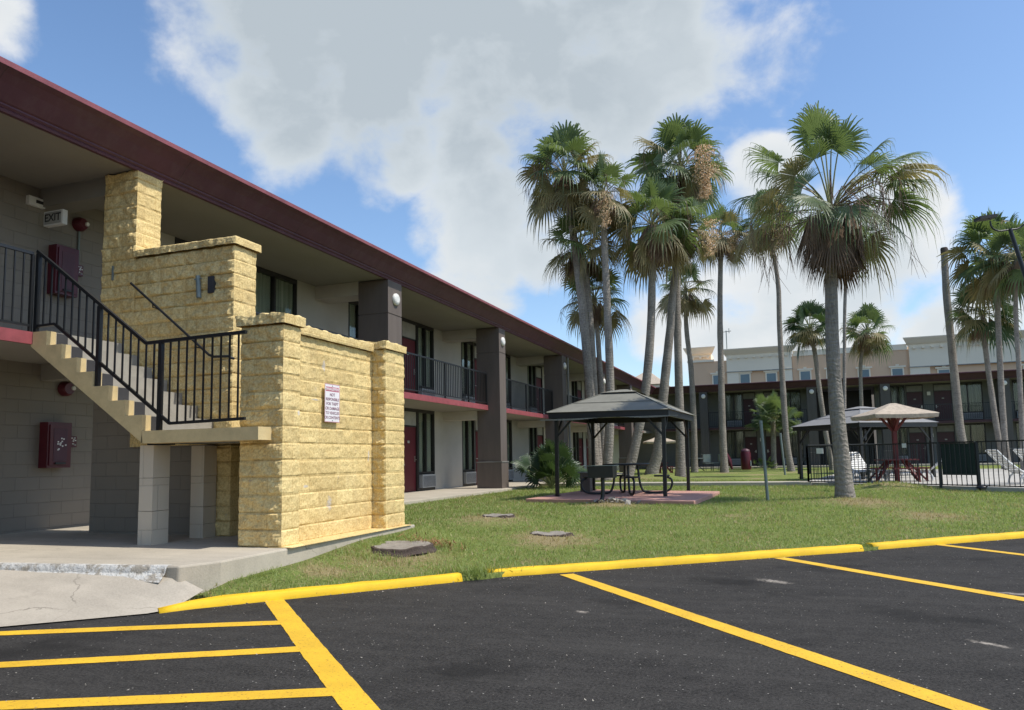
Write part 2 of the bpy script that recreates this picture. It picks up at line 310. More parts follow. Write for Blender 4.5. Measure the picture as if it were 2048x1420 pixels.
# ------------------------------------------------------------------ helpers
def tag(o, label=None, cat=None, group=None, kind=None):
    for k, v in (('label', label), ('category', cat), ('group', group), ('kind', kind)):
        if v: o[k] = v
    return o
def empty(name, loc, label, cat, group=None, rz=0):
    o = bpy.data.objects.new(name, None); COL.objects.link(o); o.location = loc; o.rotation_euler = (0,0,rz)
    o.empty_display_size = .3
    return tag(o, label, cat, group)
def root_inv(p):
    """parts are modelled in world metres; only the root Empty carries an offset"""
    if p.type != 'EMPTY': return Matrix.Identity(4)
    return (Matrix.Translation(p.location) @ p.rotation_euler.to_matrix().to_4x4()).inverted()
class MB:
    def __init__(s): s.v = []; s.f = []; s.sm = []; s.mi = []; s.cur = 0
    def add(s, vs, fs, smooth=False):
        n = len(s.v); s.v.extend(tuple(v) for v in vs)
        for f in fs: s.f.append(tuple(i+n for i in f)); s.sm.append(smooth); s.mi.append(s.cur)
    def box(s, x0, x1, y0, y1, z0, z1, xf=None):
        vs = [Vector((x, y, z)) for x in (x0, x1) for y in (y0, y1) for z in (z0, z1)]
        if xf: vs = [xf(v) for v in vs]
        s.add(vs, [(0,1,3,2), (4,6,7,5), (0,4,5,1), (2,3,7,6), (0,2,6,4), (1,5,7,3)])
    def tube(s, pts, rad, n=8, cap=True, smooth=True):
        pts = [Vector(p) for p in pts]; k = len(pts)
        if isinstance(rad, (int, float)): rad = [rad]*k
        t0 = (pts[1]-pts[0]).normalized(); a = Vector((0,0,1)) if abs(t0.z) < .9 else Vector((1,0,0))
        u = t0.cross(a).normalized(); vs = []
        for i, p in enumerate(pts):
            t = (pts[min(i+1, k-1)]-pts[max(i-1, 0)]).normalized()
            u = (u-t*u.dot(t)).normalized(); w = t.cross(u)
            for j in range(n):
                an = 2*math.pi*j/n; vs.append(p+(u*math.cos(an)+w*math.sin(an))*rad[i])
        fs = [(i*n+j, i*n+(j+1) % n, (i+1)*n+(j+1) % n, (i+1)*n+j) for i in range(k-1) for j in range(n)]
        s.add(vs, fs, smooth)
        if cap: s.add(vs[:n], [tuple(range(n-1, -1, -1))]); s.add(vs[-n:], [tuple(range(n))])
    def bar(s, p, q, w, h=None):
        """square bar between two points, w wide (horizontal), h deep"""
        h = h or w; p = Vector(p); q = Vector(q); t = (q-p).normalized()
        a = Vector((0,0,1)) if abs(t.z) < .95 else Vector((0,1,0))
        u = t.cross(a).normalized(); v = u.cross(t)
        vs = [b+u*(sx*w/2)+v*(sy*h/2) for b in (p, q) for sx in (-1, 1) for sy in (-1, 1)]
        s.add(vs, [(0,1,3,2), (4,6,7,5), (0,4,5,1), (2,3,7,6), (0,2,6,4), (1,5,7,3)])
    def lathe(s, c, prof, n=16, smooth=True):
        c = Vector(c); vs = []
        for (r, z) in prof:
            for j in range(n): vs.append(c+Vector((r*math.cos(2*math.pi*j/n), r*math.sin(2*math.pi*j/n), z)))
        k = len(prof)
        s.add(vs, [(i*n+j, i*n+(j+1) % n, (i+1)*n+(j+1) % n, (i+1)*n+j) for i in range(k-1) for j in range(n)], smooth)
        s.add(vs[:n], [tuple(range(n-1, -1, -1))]); s.add(vs[-n:], [tuple(range(n))])
    def prism(s, poly, axis, a, b):
        """poly: list of 2-D points; axis: the extruded axis (0,1,2)"""
        def P(p, t):
            r = [0,0,0]; o = [i for i in range(3) if i != axis]; r[o[0]] = p[0]; r[o[1]] = p[1]; r[axis] = t; return r
        n = len(poly); vs = [P(p, a) for p in poly]+[P(p, b) for p in poly]
        s.add(vs, [tuple(range(n-1, -1, -1)), tuple(range(n, 2*n))]+[(i, (i+1) % n, n+(i+1) % n, n+i) for i in range(n)])
    def disc(s, c, nrm, r, depth, n=20):
        c = Vector(c); t = Vector(nrm).normalized()
        s.tube([c, c+t*depth], r, n, True, True)
    def build(s, name, m, parent=None, world=True, fix=True):
        me = bpy.data.meshes.new(name); me.from_pydata(s.v, [], s.f)
        me.polygons.foreach_set('use_smooth', s.sm)
        if isinstance(m, list):
            for x in m: me.materials.append(M[x] if isinstance(x, str) else x)
            me.polygons.foreach_set('material_index', s.mi)
        else: me.materials.append(M[m] if isinstance(m, str) else m)
        if fix:
            bm = bmesh.new(); bm.from_mesh(me); bmesh.ops.recalc_face_normals(bm, faces=bm.faces); bm.to_mesh(me); bm.free()
        me.update()
        o = bpy.data.objects.new(name, me); COL.objects.link(o)
        if parent is not None:
            o.parent = parent
            if world: o.matrix_parent_inverse = root_inv(parent)
        return o
def boxobj(name, m, parent, *b, xf=None):
    k = MB(); k.box(*b, xf=xf); return k.build(name, m, parent)
def struct(o): o['kind'] = 'structure'; return o

# ------------------------------------------------------------------ camera
cam = bpy.data.cameras.new('camera'); co = bpy.data.objects.new('camera', cam); COL.objects.link(co)
r2 = Vector((0.93970769,0.34144823,-0.0190411)); d2 = Vector((-0.05145703,0.08613179,-0.99495401)); fw = Vector((-0.33808525,0.93594573,0.09850862))
rot = Matrix((r2, -d2, -fw)).transposed().to_4x4()
co.matrix_world = Matrix.Translation((0,0,EYE)) @ rot
cam.lens = 26.435; cam.sensor_width = 36; cam.shift_y = .0283; cam.clip_start = .05; cam.clip_end = 3000
sc.camera = co

# ------------------------------------------------------------------ light and sky
sd = Vector((1, .075, 1.62)).normalized()
el = math.asin(sd.z); az = math.atan2(sd.x, sd.y)
sun = bpy.data.lights.new('sun', 'SUN'); so = bpy.data.objects.new('sun', sun); COL.objects.link(so)
sun.energy = 4.3; sun.angle = R(.53); sun.color = (1, .955, .87)
so.rotation_euler = sd.to_track_quat('Z', 'Y').to_euler(); so.location = (20, -10, 40)
w = bpy.data.worlds.new('World'); sc.world = w; w.use_nodes = True; nt = w.node_tree; nt.nodes.clear()
out = N(nt, 'ShaderNodeOutputWorld')
sky = N(nt, 'ShaderNodeTexSky'); sky.sky_type = 'NISHITA'; sky.sun_disc = False
sky.sun_elevation = el; sky.sun_rotation = az; sky.air_density = 1.0; sky.dust_density = .8; sky.ozone_density = 2.2
bg1 = N(nt, 'ShaderNodeBackground', Strength=.145)
hs = N(nt, 'ShaderNodeHueSaturation', Saturation=1.08, Value=1.33); L(nt, sky.outputs[0], hs.inputs['Color']); L(nt, hs.outputs[0], bg1.inputs[0])
tc = N(nt, 'ShaderNodeTexCoord'); D = tc.outputs['Generated']
mp = N(nt, 'ShaderNodeMapping'); mp.inputs['Scale'].default_value = (1, 1, 1.3); L(nt, D, mp.inputs['Vector'])
nA = N(nt, 'ShaderNodeTexNoise', Scale=9.0, Detail=12.0, Roughness=.56, Distortion=.15); L(nt, mp.outputs[0], nA.inputs['Vector'])
nB = N(nt, 'ShaderNodeTexNoise', Scale=3.0, Detail=6.0, Roughness=.5); L(nt, mp.outputs[0], nB.inputs['Vector'])
blobs = [(-0.531,0.695,0.485,0.126,1,1),(-0.526,0.728,0.439,0.100,1,1),(-0.428,0.747,0.510,0.173,1,1),(-0.445,0.776,0.446,0.126,1,1),(-0.302,0.815,0.494,0.199,1,1),(-0.347,0.842,0.412,0.106,1,0.9),(-0.264,0.722,0.640,0.319,1,1),(-0.153,0.843,0.515,0.166,1,0.7),(-0.173,0.869,0.463,0.126,1,0.6),(-0.049,0.877,0.479,0.086,0.75,0.2),(0.017,0.888,0.459,0.073,0.6,0.1),(-0.105,0.896,0.431,0.060,0.6,0.1),(-0.244,0.871,0.426,0.060,0.7,0.3),(-0.428,0.816,0.389,0.063,1,0),(-0.331,0.883,0.332,0.080,1,0.15),(-0.375,0.872,0.315,0.073,1,0.05),(-0.364,0.894,0.260,0.080,1,0.05),(-0.289,0.918,0.271,0.060,1,0.3),(-0.426,0.859,0.284,0.033,0.8,0),(0.153,0.946,0.286,0.047,1,0),(0.127,0.961,0.246,0.073,1,0.1),(0.083,0.975,0.206,0.080,1,0.25),(-0.007,0.943,0.332,0.053,1,0.05),(0.002,0.984,0.178,0.100,0.95,0.35),(-0.065,0.985,0.158,0.080,0.9,0.3),(-0.092,0.971,0.222,0.080,0.85,0.3),(-0.158,0.972,0.176,0.047,0.85,0.1),(0.040,0.965,0.258,0.073,0.9,0.3),(0.184,0.973,0.137,0.053,1,0.1),(0.222,0.964,0.144,0.047,1,0.1),(-0.730,0.509,0.456,0.040,0.9,0.1),(-0.613,0.622,0.487,0.023,0.6,0),(-0.509,0.776,0.373,0.020,0.5,0)]
def M2(op, a, b):
    n = N(nt, 'ShaderNodeMath', operation=op)
    for i, v in ((0, a), (1, b)):
        if isinstance(v, (int, float)): n.inputs[i].default_value = v
        elif v is not None: L(nt, v, n.inputs[i])
    return n.outputs[0]
dens = None; grey = None
for (x, y, z, r, a, g) in blobs:
    dn = N(nt, 'ShaderNodeVectorMath', operation='DISTANCE'); L(nt, D, dn.inputs[0]); dn.inputs[1].default_value = (x, y, z)
    q = M2('DIVIDE', dn.outputs['Value'], r*1.35); q = M2('MULTIPLY', q, q)
    e = N(nt, 'ShaderNodeMath', operation='SUBTRACT'); e.use_clamp = True; e.inputs[0].default_value = 1; L(nt, q, e.inputs[1])
    v = M2('MULTIPLY', e.outputs[0], a)
    dens = v if dens is None else M2('MAXIMUM', dens, v)
    if g > 0:
        gg = M2('MULTIPLY', v, g); grey = gg if grey is None else M2('MAXIMUM', grey, gg)
t = M2('ADD', M2('MULTIPLY', dens, 1.08), M2('MULTIPLY', M2('SUBTRACT', nA.outputs['Fac'], .5), 1.9))
mr = N(nt, 'ShaderNodeMapRange'); mr.interpolation_type = 'SMOOTHSTEP'; L(nt, t, mr.inputs['Value'])
mr.inputs['From Min'].default_value = .33; mr.inputs['From Max'].default_value = .93; mr.inputs['To Max'].default_value = .97
# thin veil that lightens the sky near the clouds and the horizon
core = N(nt, 'ShaderNodeMapRange'); L(nt, t, core.inputs['Value']); core.inputs['From Min'].default_value = .45; core.inputs['From Max'].default_value = 1.15
gr = M2('MULTIPLY', M2('ADD', M2('MULTIPLY', grey, .95), .22), core.outputs[0])
gr = M2('ADD', gr, M2('MULTIPLY', M2('SUBTRACT', nB.outputs['Fac'], .5), 1.5))
gr = M2('ADD', gr, M2('MULTIPLY', M2('SUBTRACT', nA.outputs['Fac'], .5), -.55))
cc = N(nt, 'ShaderNodeValToRGB'); L(nt, gr, cc.inputs['Fac'])
e = cc.color_ramp.elements; e[0].position = .0; e[0].color = (.90,.91,.91,1); e[1].position = .95; e[1].color = (.50,.565,.615,1)
k = e.new(.40); k.color = (.68,.74,.78,1)
bg2 = N(nt, 'ShaderNodeBackground', Strength=1.0); L(nt, cc.outputs[0], bg2.inputs[0])
mx = N(nt, 'ShaderNodeMixShader'); L(nt, mr.outputs[0], mx.inputs[0]); L(nt, bg1.outputs[0], mx.inputs[1]); L(nt, bg2.outputs[0], mx.inputs[2])
L(nt, mx.outputs[0], out.inputs['Surface'])
sc.view_settings.view_transform = 'Standard'; sc.view_settings.look = 'None'; sc.view_settings.gamma = 1; sc.view_settings.exposure = 0

# ------------------------------------------------------------------ ground
CP = [(-5.43,5.66), (-3.40,7.93), (.95,11.47), (3.33,13.56), (12,21.1), (40,45.4)]
def curb_y(x):
    for (a, b), (c, d) in zip(CP, CP[1:]):
        if x <= c: return b+(d-b)*(x-a)/(c-a)
    return CP[-1][1]
MOUND = [(-4.85,8.95,.75,.07), (-3.45,11.0,.55,.06), (-4.85,12.5,.6,.09), (1.2,18.3,.9,.07), (2.6,23.0,1.0,.22), (-3.7,16.6,.6,.05), (-6.3,31.5,2.5,.10), (-5.5,33.5,1.0,.2)]
def gz(x, y):
    d = max(0, (y-curb_y(x))*.72) if x > -5.43 else max(0, y-6)*.8+.2
    s = min(1, d/5.0); s = s*s*(3-2*s)
    z = .052+.233*s+.10*min(1, max(0, (y-22)/28))
    if -5.46 < x < -4.3 and 5.9 < y < 11: z += .10*math.exp(-(x+5.42)/.33)*min(1, (y-5.9)/.5)
    z += .016*noise.noise((x*.55, y*.55, 0))+.006*noise.noise((x*2.3, y*2.3, 3))
    for (mx_, my, r, h) in MOUND:
        q = ((x-mx_)**2+(y-my)**2)/(r*r)
        if q < 6: z += h*math.exp(-q)
    return z
k = MB(); k.box(-900, 900, -500, 1500, -1.0, 0); struct(k.build('asphalt_ground', 'asphalt', None))

def terrain():
    k = MB(); xs = []; x = -11.0
    while x < 40: xs.append(x); x += .18 if x < 5 else .8
    ts = [(i/110)**1.8 for i in range(111)]
    for x in xs:
        gap = -3.50 < x < -3.2 or .86 < x < 1.14
        y0 = (curb_y(x)+(-.03 if gap else .10)) if x > -5.4 else (6.02 if x > -5.95 else 8.0)
        for t in ts:
            y = y0+(57-y0)*t; k.v.append((x, y, gz(x, y) if t > 0 or x < -5.4 else -.02))
    n = len(ts)
    for i in range(len(xs)-1):
        for j in range(n-1):
            k.f.append((i*n+j, (i+1)*n+j, (i+1)*n+j+1, i*n+j+1)); k.sm.append(True); k.mi.append(0)
    return k.build('lawn', 'grass', None, fix=False)
struct(terrain())

# concrete: gallery walk, stair base slab, apron, cross path, pool deck
def slab(name, m, poly, z0, z1, bev=.012):
    k = MB(); k.prism(poly, 2, z0, z1); o = k.build(name, m, None)
    if bev:
        b = o.modifiers.new('b', 'BEVEL'); b.width = bev; b.segments = 2; b.limit_method = 'ANGLE'
    return struct(o)
W = .367
slab('walkway', 'walk', [(-11.3,10.6), (-8.66,10.6), (-8.66,55), (-11.3,55)], .05, W)
slab('stair_pavement', 'walk', [(-12,5.05), (-9.6,5.35), (-7.68,5.64), (-6.3,5.80), (-5.62,5.90), (-5.46,6.3), (-5.42,10.50), (-12,10.50)], .0, W+.002, .02)
k = MB()
AP = [((-12.5,-1.2,.02),(-12.5,5.08,0.326)), ((-8.5,2.60,.012),(-9.6,5.42,0.326)), ((-6.34,4.66,.012),(-7.3,5.74,0.323)), ((-5.9,5.08,.012),(-6.2,5.86,0.318)), ((-5.53,5.44,.012),(-5.70,5.93,0.276)), ((-5.44,5.62,.02),(-5.42,6.02,.13))]
rows = 8; n = len(AP)
for a, b in AP:
    for j in range(rows+1):
        t = j/rows; p = Vector(a).lerp(Vector(b), t); p.z = a[2]+(b[2]-a[2])*(t*.75+.25*t*t)+.004*noise.noise((p.x*2, p.y*2, 0)); k.v.append(tuple(p))
for i in range(n-1):
    for j in range(rows): k.f.append((i*(rows+1)+j, (i+1)*(rows+1)+j, (i+1)*(rows+1)+j+1, i*(rows+1)+j+1)); k.sm.append(True); k.mi.append(0)
struct(k.build('apron', 'apron', None))
def worn():
    m, nt, b = newmat('worn_edge'); v = coords(nt)
    kf = ramp(nt, noise_n(nt, v, 7, 6, .75), [(.44, (0,0,0)), (.52, (1,1,1))])
    c = mixc(nt, kf, (.36,.32,.26), (.62,.60,.55)); L(nt, c, b.inputs['Base Color']); b.inputs['Roughness'].default_value = .9
    bump(nt, b, noise_n(nt, v, 30, 5), .8, .02); return m
M['worn'] = worn()
def worn_edge():
    k = MB(); pts = [(-10.8,5.18), (-9.6,5.35), (-7.68,5.64), (-6.3,5.80), (-5.70,5.89)]; P = []
    for a, b in zip(pts, pts[1:]):
        n = int((Vector(b)-Vector(a)).length/.04); P += [Vector(a).lerp(Vector(b), i/n) for i in range(n)]
    pr_ = [(.07, W+.004), (.0, W+.005), (-.012, W-.012), (-.02, W-.03), (-.03, .300), (-.10, .225)]
    for p in P:
        for (o, z) in pr_:
            q = .010*noise.noise((p.x*4, o*8, z*9))+.006*noise.noise((p.x*15, o*20, 0))
            k.v.append((p.x, p.y+o+q*(1 if o < .09 else 2), z+(q*.6 if o < 0 and z < .34 else 0)))
    m = len(pr_)
    for i in range(len(P)-1):
        for j in range(m-1): k.f.append((i*m+j, (i+1)*m+j, (i+1)*m+j+1, i*m+j+1)); k.sm.append(False); k.mi.append(0)
    return k.build('worn_step_edge', 'worn', None)
struct(worn_edge())
slab('footpath', 'walk', [(-8.6,26.55), (.7,26.15), (.9,27.1), (-8.6,27.5)], .1, .415)
slab('pool_deck', 'deck', [(.45,26.4), (1.6,25.45), (3.35,23.75), (5.45,21.45), (6.5,20.4), (30,26), (30,43), (3,43)], .1, .40)
slab('far_walkway', 'walk', [(-8.6,53.0), (40,53.0), (40,57), (-8.6,57)], .2, .50)

# painted bay lines
def line(a, b, w, z=.004):
    a = Vector((*a, z)); b = Vector((*b, z)); t = (b-a).normalized(); n = Vector((-t.y, t.x, 0))*w/2
    k = MB(); c = int((b-a).length/.06)
    L1 = []; R1 = []
    for i in range(c+1):
        p = a.lerp(b, i/c); j = .006*noise.noise(p*9); q = .006*noise.noise(p*9+Vector((5,5,0)))
        off = n*(.12*noise.noise(p*.7))
        L1.append(p+n*(1+j/w*2)+off); R1.append(p-n*(1+q/w*2)+off)
    k.v = [tuple(v) for v in L1+R1]; m = c+1
    for i in range(c): k.f.append((i, i+1, m+i+1, m+i)); k.sm.append(False); k.mi.append(0)
    return struct(k.build('bay_line', 'line', None))
line((-2.47,8.56), (3.2,1.8), .175)
line((-.16,10.50), (5.4,4.05), .17)
line((1.95,12.45), (6.5,6.6), .15)
line((-4.83,6.33), (-1.34,2.78), .185)
for a, b in (((-12.2,1.67), (-3.98,5.53)), ((-10.5,.93), (-3.27,4.82)), ((-8.9,1.11), (-2.52,3.97))): line(a, b, .165, .0035)

def kerb(pts, label, nose=None):
    """kerb with sloped face following pts (front foot line)"""
    k = MB(); P = []
    for (a, b) in zip(pts, pts[1:]):
        n = max(2, int((Vector(b)-Vector(a)).length/.12))
        P += [Vector(a).lerp(Vector(b), i/n) for i in range(n)]
    P.append(Vector(pts[-1])); prof = [(-.006,-.02), (-.004,.02), (.016,.062), (.026,.074), (.042,.080), (.125,.083), (.142,.076), (.15,0)]
    m = len(prof)
    for i, p in enumerate(P):
        t = (P[min(i+1, len(P)-1)]-P[max(i-1, 0)]).normalized(); n = Vector((-t.y, t.x))
        s = 1.0
        if nose and i < nose: s = .5+.5*math.sin(i/nose*math.pi/2)
        for (o, h) in prof:
            j = .008*noise.noise((p.x*5, p.y*5, o*20)); hh = h*s+j*(h > .01)
            k.v.append((p.x+n.x*(o+j), p.y+n.y*(o+j), hh))
    for i in range(len(P)-1):
        for j in range(m-1): k.f.append((i*m+j, (i+1)*m+j, (i+1)*m+j+1, i*m+j+1)); k.sm.append(True); k.mi.append(0)
    k.f.append(tuple(range(m))); k.sm.append(False); k.mi.append(0)
    k.f.append(tuple((len(P)-1)*m+j for j in reversed(range(m)))); k.sm.append(False); k.mi.append(0)
    o = k.build('kerb', 'curb', None); return tag(o, label, 'kerb', 'yellow painted kerbs')
kerb([(-5.47,5.52), (-5.30,5.78), (-4.78,6.36), (-3.455,7.82)], 'yellow painted kerb nearest the concrete apron, with a curved low left end', 5)
kerb([(-3.27,8.11), (-1.955,9.15), (.924,11.42)], 'long yellow painted kerb in the middle, between the two grass gaps')
kerb([(1.067,11.6), (3.325,13.54), (12,21.1)], 'yellow painted kerb farthest right, running out of the photo')

# ------------------------------------------------------------------ split-face block masonry
def hsh(a, b): return noise.noise((a*7.31+.5, b*3.77+.5, 1.7))
def rough_box(x0, x1, y0, y1, z0, z1, res=.02, amp=.062, course=.203, zoff=W, top=True, blk=.41, seed=0):
    nx, ny, nz = [max(1, round(v/res)) for v in (x1-x0, y1-y0, z1-z0)]
    idx = {}; V = []; Nn = []; Fc = []
    def vid(i, j, l):
        key = (i, j, l)
        if key not in idx:
            idx[key] = len(V); V.append(Vector((x0+(x1-x0)*i/nx, y0+(y1-y0)*j/ny, z0+(z1-z0)*l/nz)))
            n = Vector((-(i == 0)+(i == nx), -(j == 0)+(j == ny), (l == nz)*1.0)); Nn.append(n.normalized() if n.length else n)
        return idx[key]
    for i in range(nx):
        for l in range(nz):
            Fc.append((vid(i,0,l), vid(i+1,0,l), vid(i+1,0,l+1), vid(i,0,l+1))); Fc.append((vid(i+1,ny,l), vid(i,ny,l), vid(i,ny,l+1), vid(i+1,ny,l+1)))
    for j in range(ny):
        for l in range(nz):
            Fc.append((vid(nx,j,l), vid(nx,j+1,l), vid(nx,j+1,l+1), vid(nx,j,l+1))); Fc.append((vid(0,j+1,l), vid(0,j,l), vid(0,j,l+1), vid(0,j+1,l+1)))
    if top:
        for i in range(nx):
            for j in range(ny): Fc.append((vid(i,j,nz), vid(i+1,j,nz), vid(i+1,j+1,nz), vid(i,j+1,nz)))
    out_ = []
    for p, n in zip(V, Nn):
        row = math.floor((p.z-zoff)/course+1e-4); fz = (p.z-zoff)/course-row
        u = p.y if abs(n.x) > abs(n.y) else p.x
        ub = (u+.5*blk*(row % 2)+.07)/blk; bi = math.floor(ub); fu = ub-bi
        ez = min(fz, 1-fz)*course; eu = min(fu, 1-fu)*blk
        e = min(1, ez/.022)
        nz_ = .45*noise.noise(p*6+Vector((seed, hsh(row, bi)*9, 0)))+.60*noise.noise(p*11)+.30*noise.noise(p*34)
        d = amp*(.25+.75*nz_+.25*hsh(row, bi)) if e > 0 else 0
        
        if abs(n.x) > .6: d *= .30
        d = e*d-(1-e)*(.006 if abs(n.x) > .6 else .012)
        out_.append(p+n*d)
    return out_, Fc
def rough(name, parent, boxes, m='yellow', smooth=False):
    k = MB()
    for b in boxes:
        kw = b[6] if len(b) > 6 else {}
        vs, fs = rough_box(*b[:6], **kw); k.add(vs, fs, smooth)
    return k.build(name, m, parent, fix=False)

# ------------------------------------------------------------------ staircase
st = empty('exterior_staircase', (-7.4,8.2,W), 'outdoor concrete staircase with yellow rough block walls and black railing', 'staircase')
F1 = 3.15
cap = dict(course=.2, zoff=-.05, amp=.05, blk=.4)
rough('outer_wall', st, [(-5.98,-5.72, 7.72,9.76, W+.002,2.95), (-6.02,-5.665, 7.76,9.74, 2.96,3.07, cap)])
rough('pillar', st, [(-6.17,-5.56, 7.41,7.74, W+.002,3.0), (-6.22,-5.52, 7.37,7.79, 3.01,3.12, cap)])
rough('pillar', st, [(-6.05,-5.50, 9.74,10.30, W+.002,2.99), (-6.09,-5.47, 9.70,10.34, 3.0,3.10, cap)])
rough('spine_wall', st, [(-8.97,-7.16, 8.42,8.88, 1.62,4.42), (-8.97,-7.11, 8.38,8.93, 4.43,4.545, cap)])
rough('tall_pillar', st, [(-9.60,-8.955, 8.40,8.86, 2.96,5.768)])
rough('spine_foot', st, [(-7.50,-7.17, 8.43,8.87, W+.002,1.60)])
boxobj('lower_wall', 'grey_block', st, -9.80,-7.52, 8.50,8.80, W+.002,2.92)
boxobj('painted_kerb_strip', 'yellow', st, -5.72,-5.405, 7.38,10.36, W+.004,W+.012)
# steps and sawtooth stringer
LZ = 1.775; RH = .1964; TW = .279; X0 = -7.44
prof = [(X0,LZ)]
for s in range(7): prof += [(X0-TW*s, LZ+RH*(s+1)), (X0-TW*(s+1), LZ+RH*(s+1))]
under = [(X0-TW*7, 2.955), (X0+.02, 1.62)]
def saw(name, m, y0, y1, dx, dz, under):
    k = MB(); pr_ = [(x+dx, z+dz) for x, z in prof]
    P = pr_+under; n = len(P)
    vs = [(x, y0, z) for x, z in P]+[(x, y1, z) for x, z in P]
    k.add(vs, [tuple(range(n-1, -1, -1)), tuple(range(n, 2*n))]+[(i, (i+1) % n, n+(i+1) % n, n+i) for i in range(n)])
    return k.build(name, m, st)
saw('stringer', 'tan_paint', 7.15, 7.29, 0, 0, under)
o = saw('steps', 'step', 7.292, 8.40, -.012, -.004, under)
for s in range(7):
    x = X0-TW*s; boxobj('riser_dark_patch', 'plate', st, x-.011, x-.004, 7.31, 7.47, LZ+RH*s+.004, LZ+RH*(s+1)-.012)  # thin dark rectangle laid on each riser
k = MB(); k.box(X0-.0, -5.70, 7.15, 7.40, 1.62, LZ-.002); k.build('landing_edge', 'tan_paint', st)
k = MB(); k.box(X0+.004, -6.0, 7.404, 10.2, 1.63, LZ-.003); k.build('landing', 'step', st)
# second flight, running back down on the far side of the spine wall
k = MB(); pts = [(X0, LZ-.003)]
for s in range(7): pts += [(X0-TW*s, LZ-.2*(s+1)), (X0-TW*(s+1), LZ-.2*(s+1))]
pts += [(X0-TW*6.4, W+.01), (X0, 1.63)]
k.prism(pts, 1, 8.95, 10.1); k.build('lower_flight', 'step', st)
def post(name, x0, x1, y0, y1, z1):
    k = MB(); z = W+.002; h = (z1-z)/3
    for i in range(3): k.box(x0+.003*(i % 2), x1-.002*(i % 2), y0, y1, z+h*i+(.006 if i else 0), z+h*(i+1))
    return k.build(name, 'grey_pillar', st)
post('support_post', -7.64,-7.42, 7.33,7.60, 1.60); post('support_post', -7.60,-7.38, 8.16,8.40, 1.60)
k = MB(); k.box(-7.58,-7.36, 7.38,7.62, 1.604,1.628); k.build('bearing_plate', 'frame', st)

def pickets(k, a, b, za, zb_, sp=.125, w=.016, off=.0):
    """vertical bars from line a->b (bottom points) up by heights"""
    a = Vector(a); b = Vector(b); n = max(1, int(round((b-a).length/sp)))
    for i in range(1, n):
        p = a.lerp(b, i/n); k.box(p.x-w/2, p.x+w/2, p.y-w/2, p.y+w/2, p.z, p.z+za+(zb_-za)*i/n)
ry = 7.20
k = MB(); top = [(-9.40,ry,4.27), (-7.45,ry,2.87), (-5.93,ry,2.90)]
for a, b in zip(top, top[1:]): k.bar(a, b, .042, .04)
bot = [(-9.36,ry,3.235), (-9.03,ry,3.24), (-7.05,ry,1.855), (-5.93,ry,1.875)]
for a, b in zip(bot, bot[1:]): k.bar(a, b, .036, .035)
def zt(pl, x):
    for (a, _, za), (b, _, zb) in zip(pl, pl[1:]):
        if x <= b: return za+(zb-za)*(x-a)/(b-a)
    return pl[-1][2]
x = -9.25
while x < -5.97:
    k.box(x-.009, x+.009, ry-.009, ry+.009, zt(bot, x), zt(top, x)); x += .1285
k.build('stair_railing', 'black', st)
for x, zb in ((-9.375, F1-.02), (-8.24, LZ+RH*3-.01), (-7.21, LZ-.01)):
    boxobj('railing_post', 'black', st, x-.026, x+.026, ry-.026, ry+.026, zb, zt(top, x)-.021)
k = MB(); k.tube([(-8.92,8.30,4.02), (-7.46,8.30,2.86), (-7.38,8.30,2.83), (-7.12,8.30,2.82), (-7.09,8.30,2.80), (-7.09,8.36,2.79)], .019, 8)
for x, z in ((-8.5,3.685), (-7.7,3.05)): k.tube([(x,8.44,z-.07), (x,8.31,z-.06), (x,8.30,z)], .010, 6)
k.build('handrail', 'black', st)
# broken downpipe stub and bracket left in the spine wall
k = MB(); k.cur = 0; k.tube([(-7.74,8.36,4.02), (-7.71,8.355,3.70)], .035, 10); k.cur = 1; k.box(-7.58,-7.48, 8.375,8.43, 3.76,4.0)
k.cur = 0; k.box(-7.80,-7.66, 8.345,8.36, 3.965,3.98)
k.build('pipe_stub', ['galv', 'plate'], st)
boxobj('pipe_stub', 'galv', st, -9.37,-9.35, 8.36,8.385, 4.12,4.34)

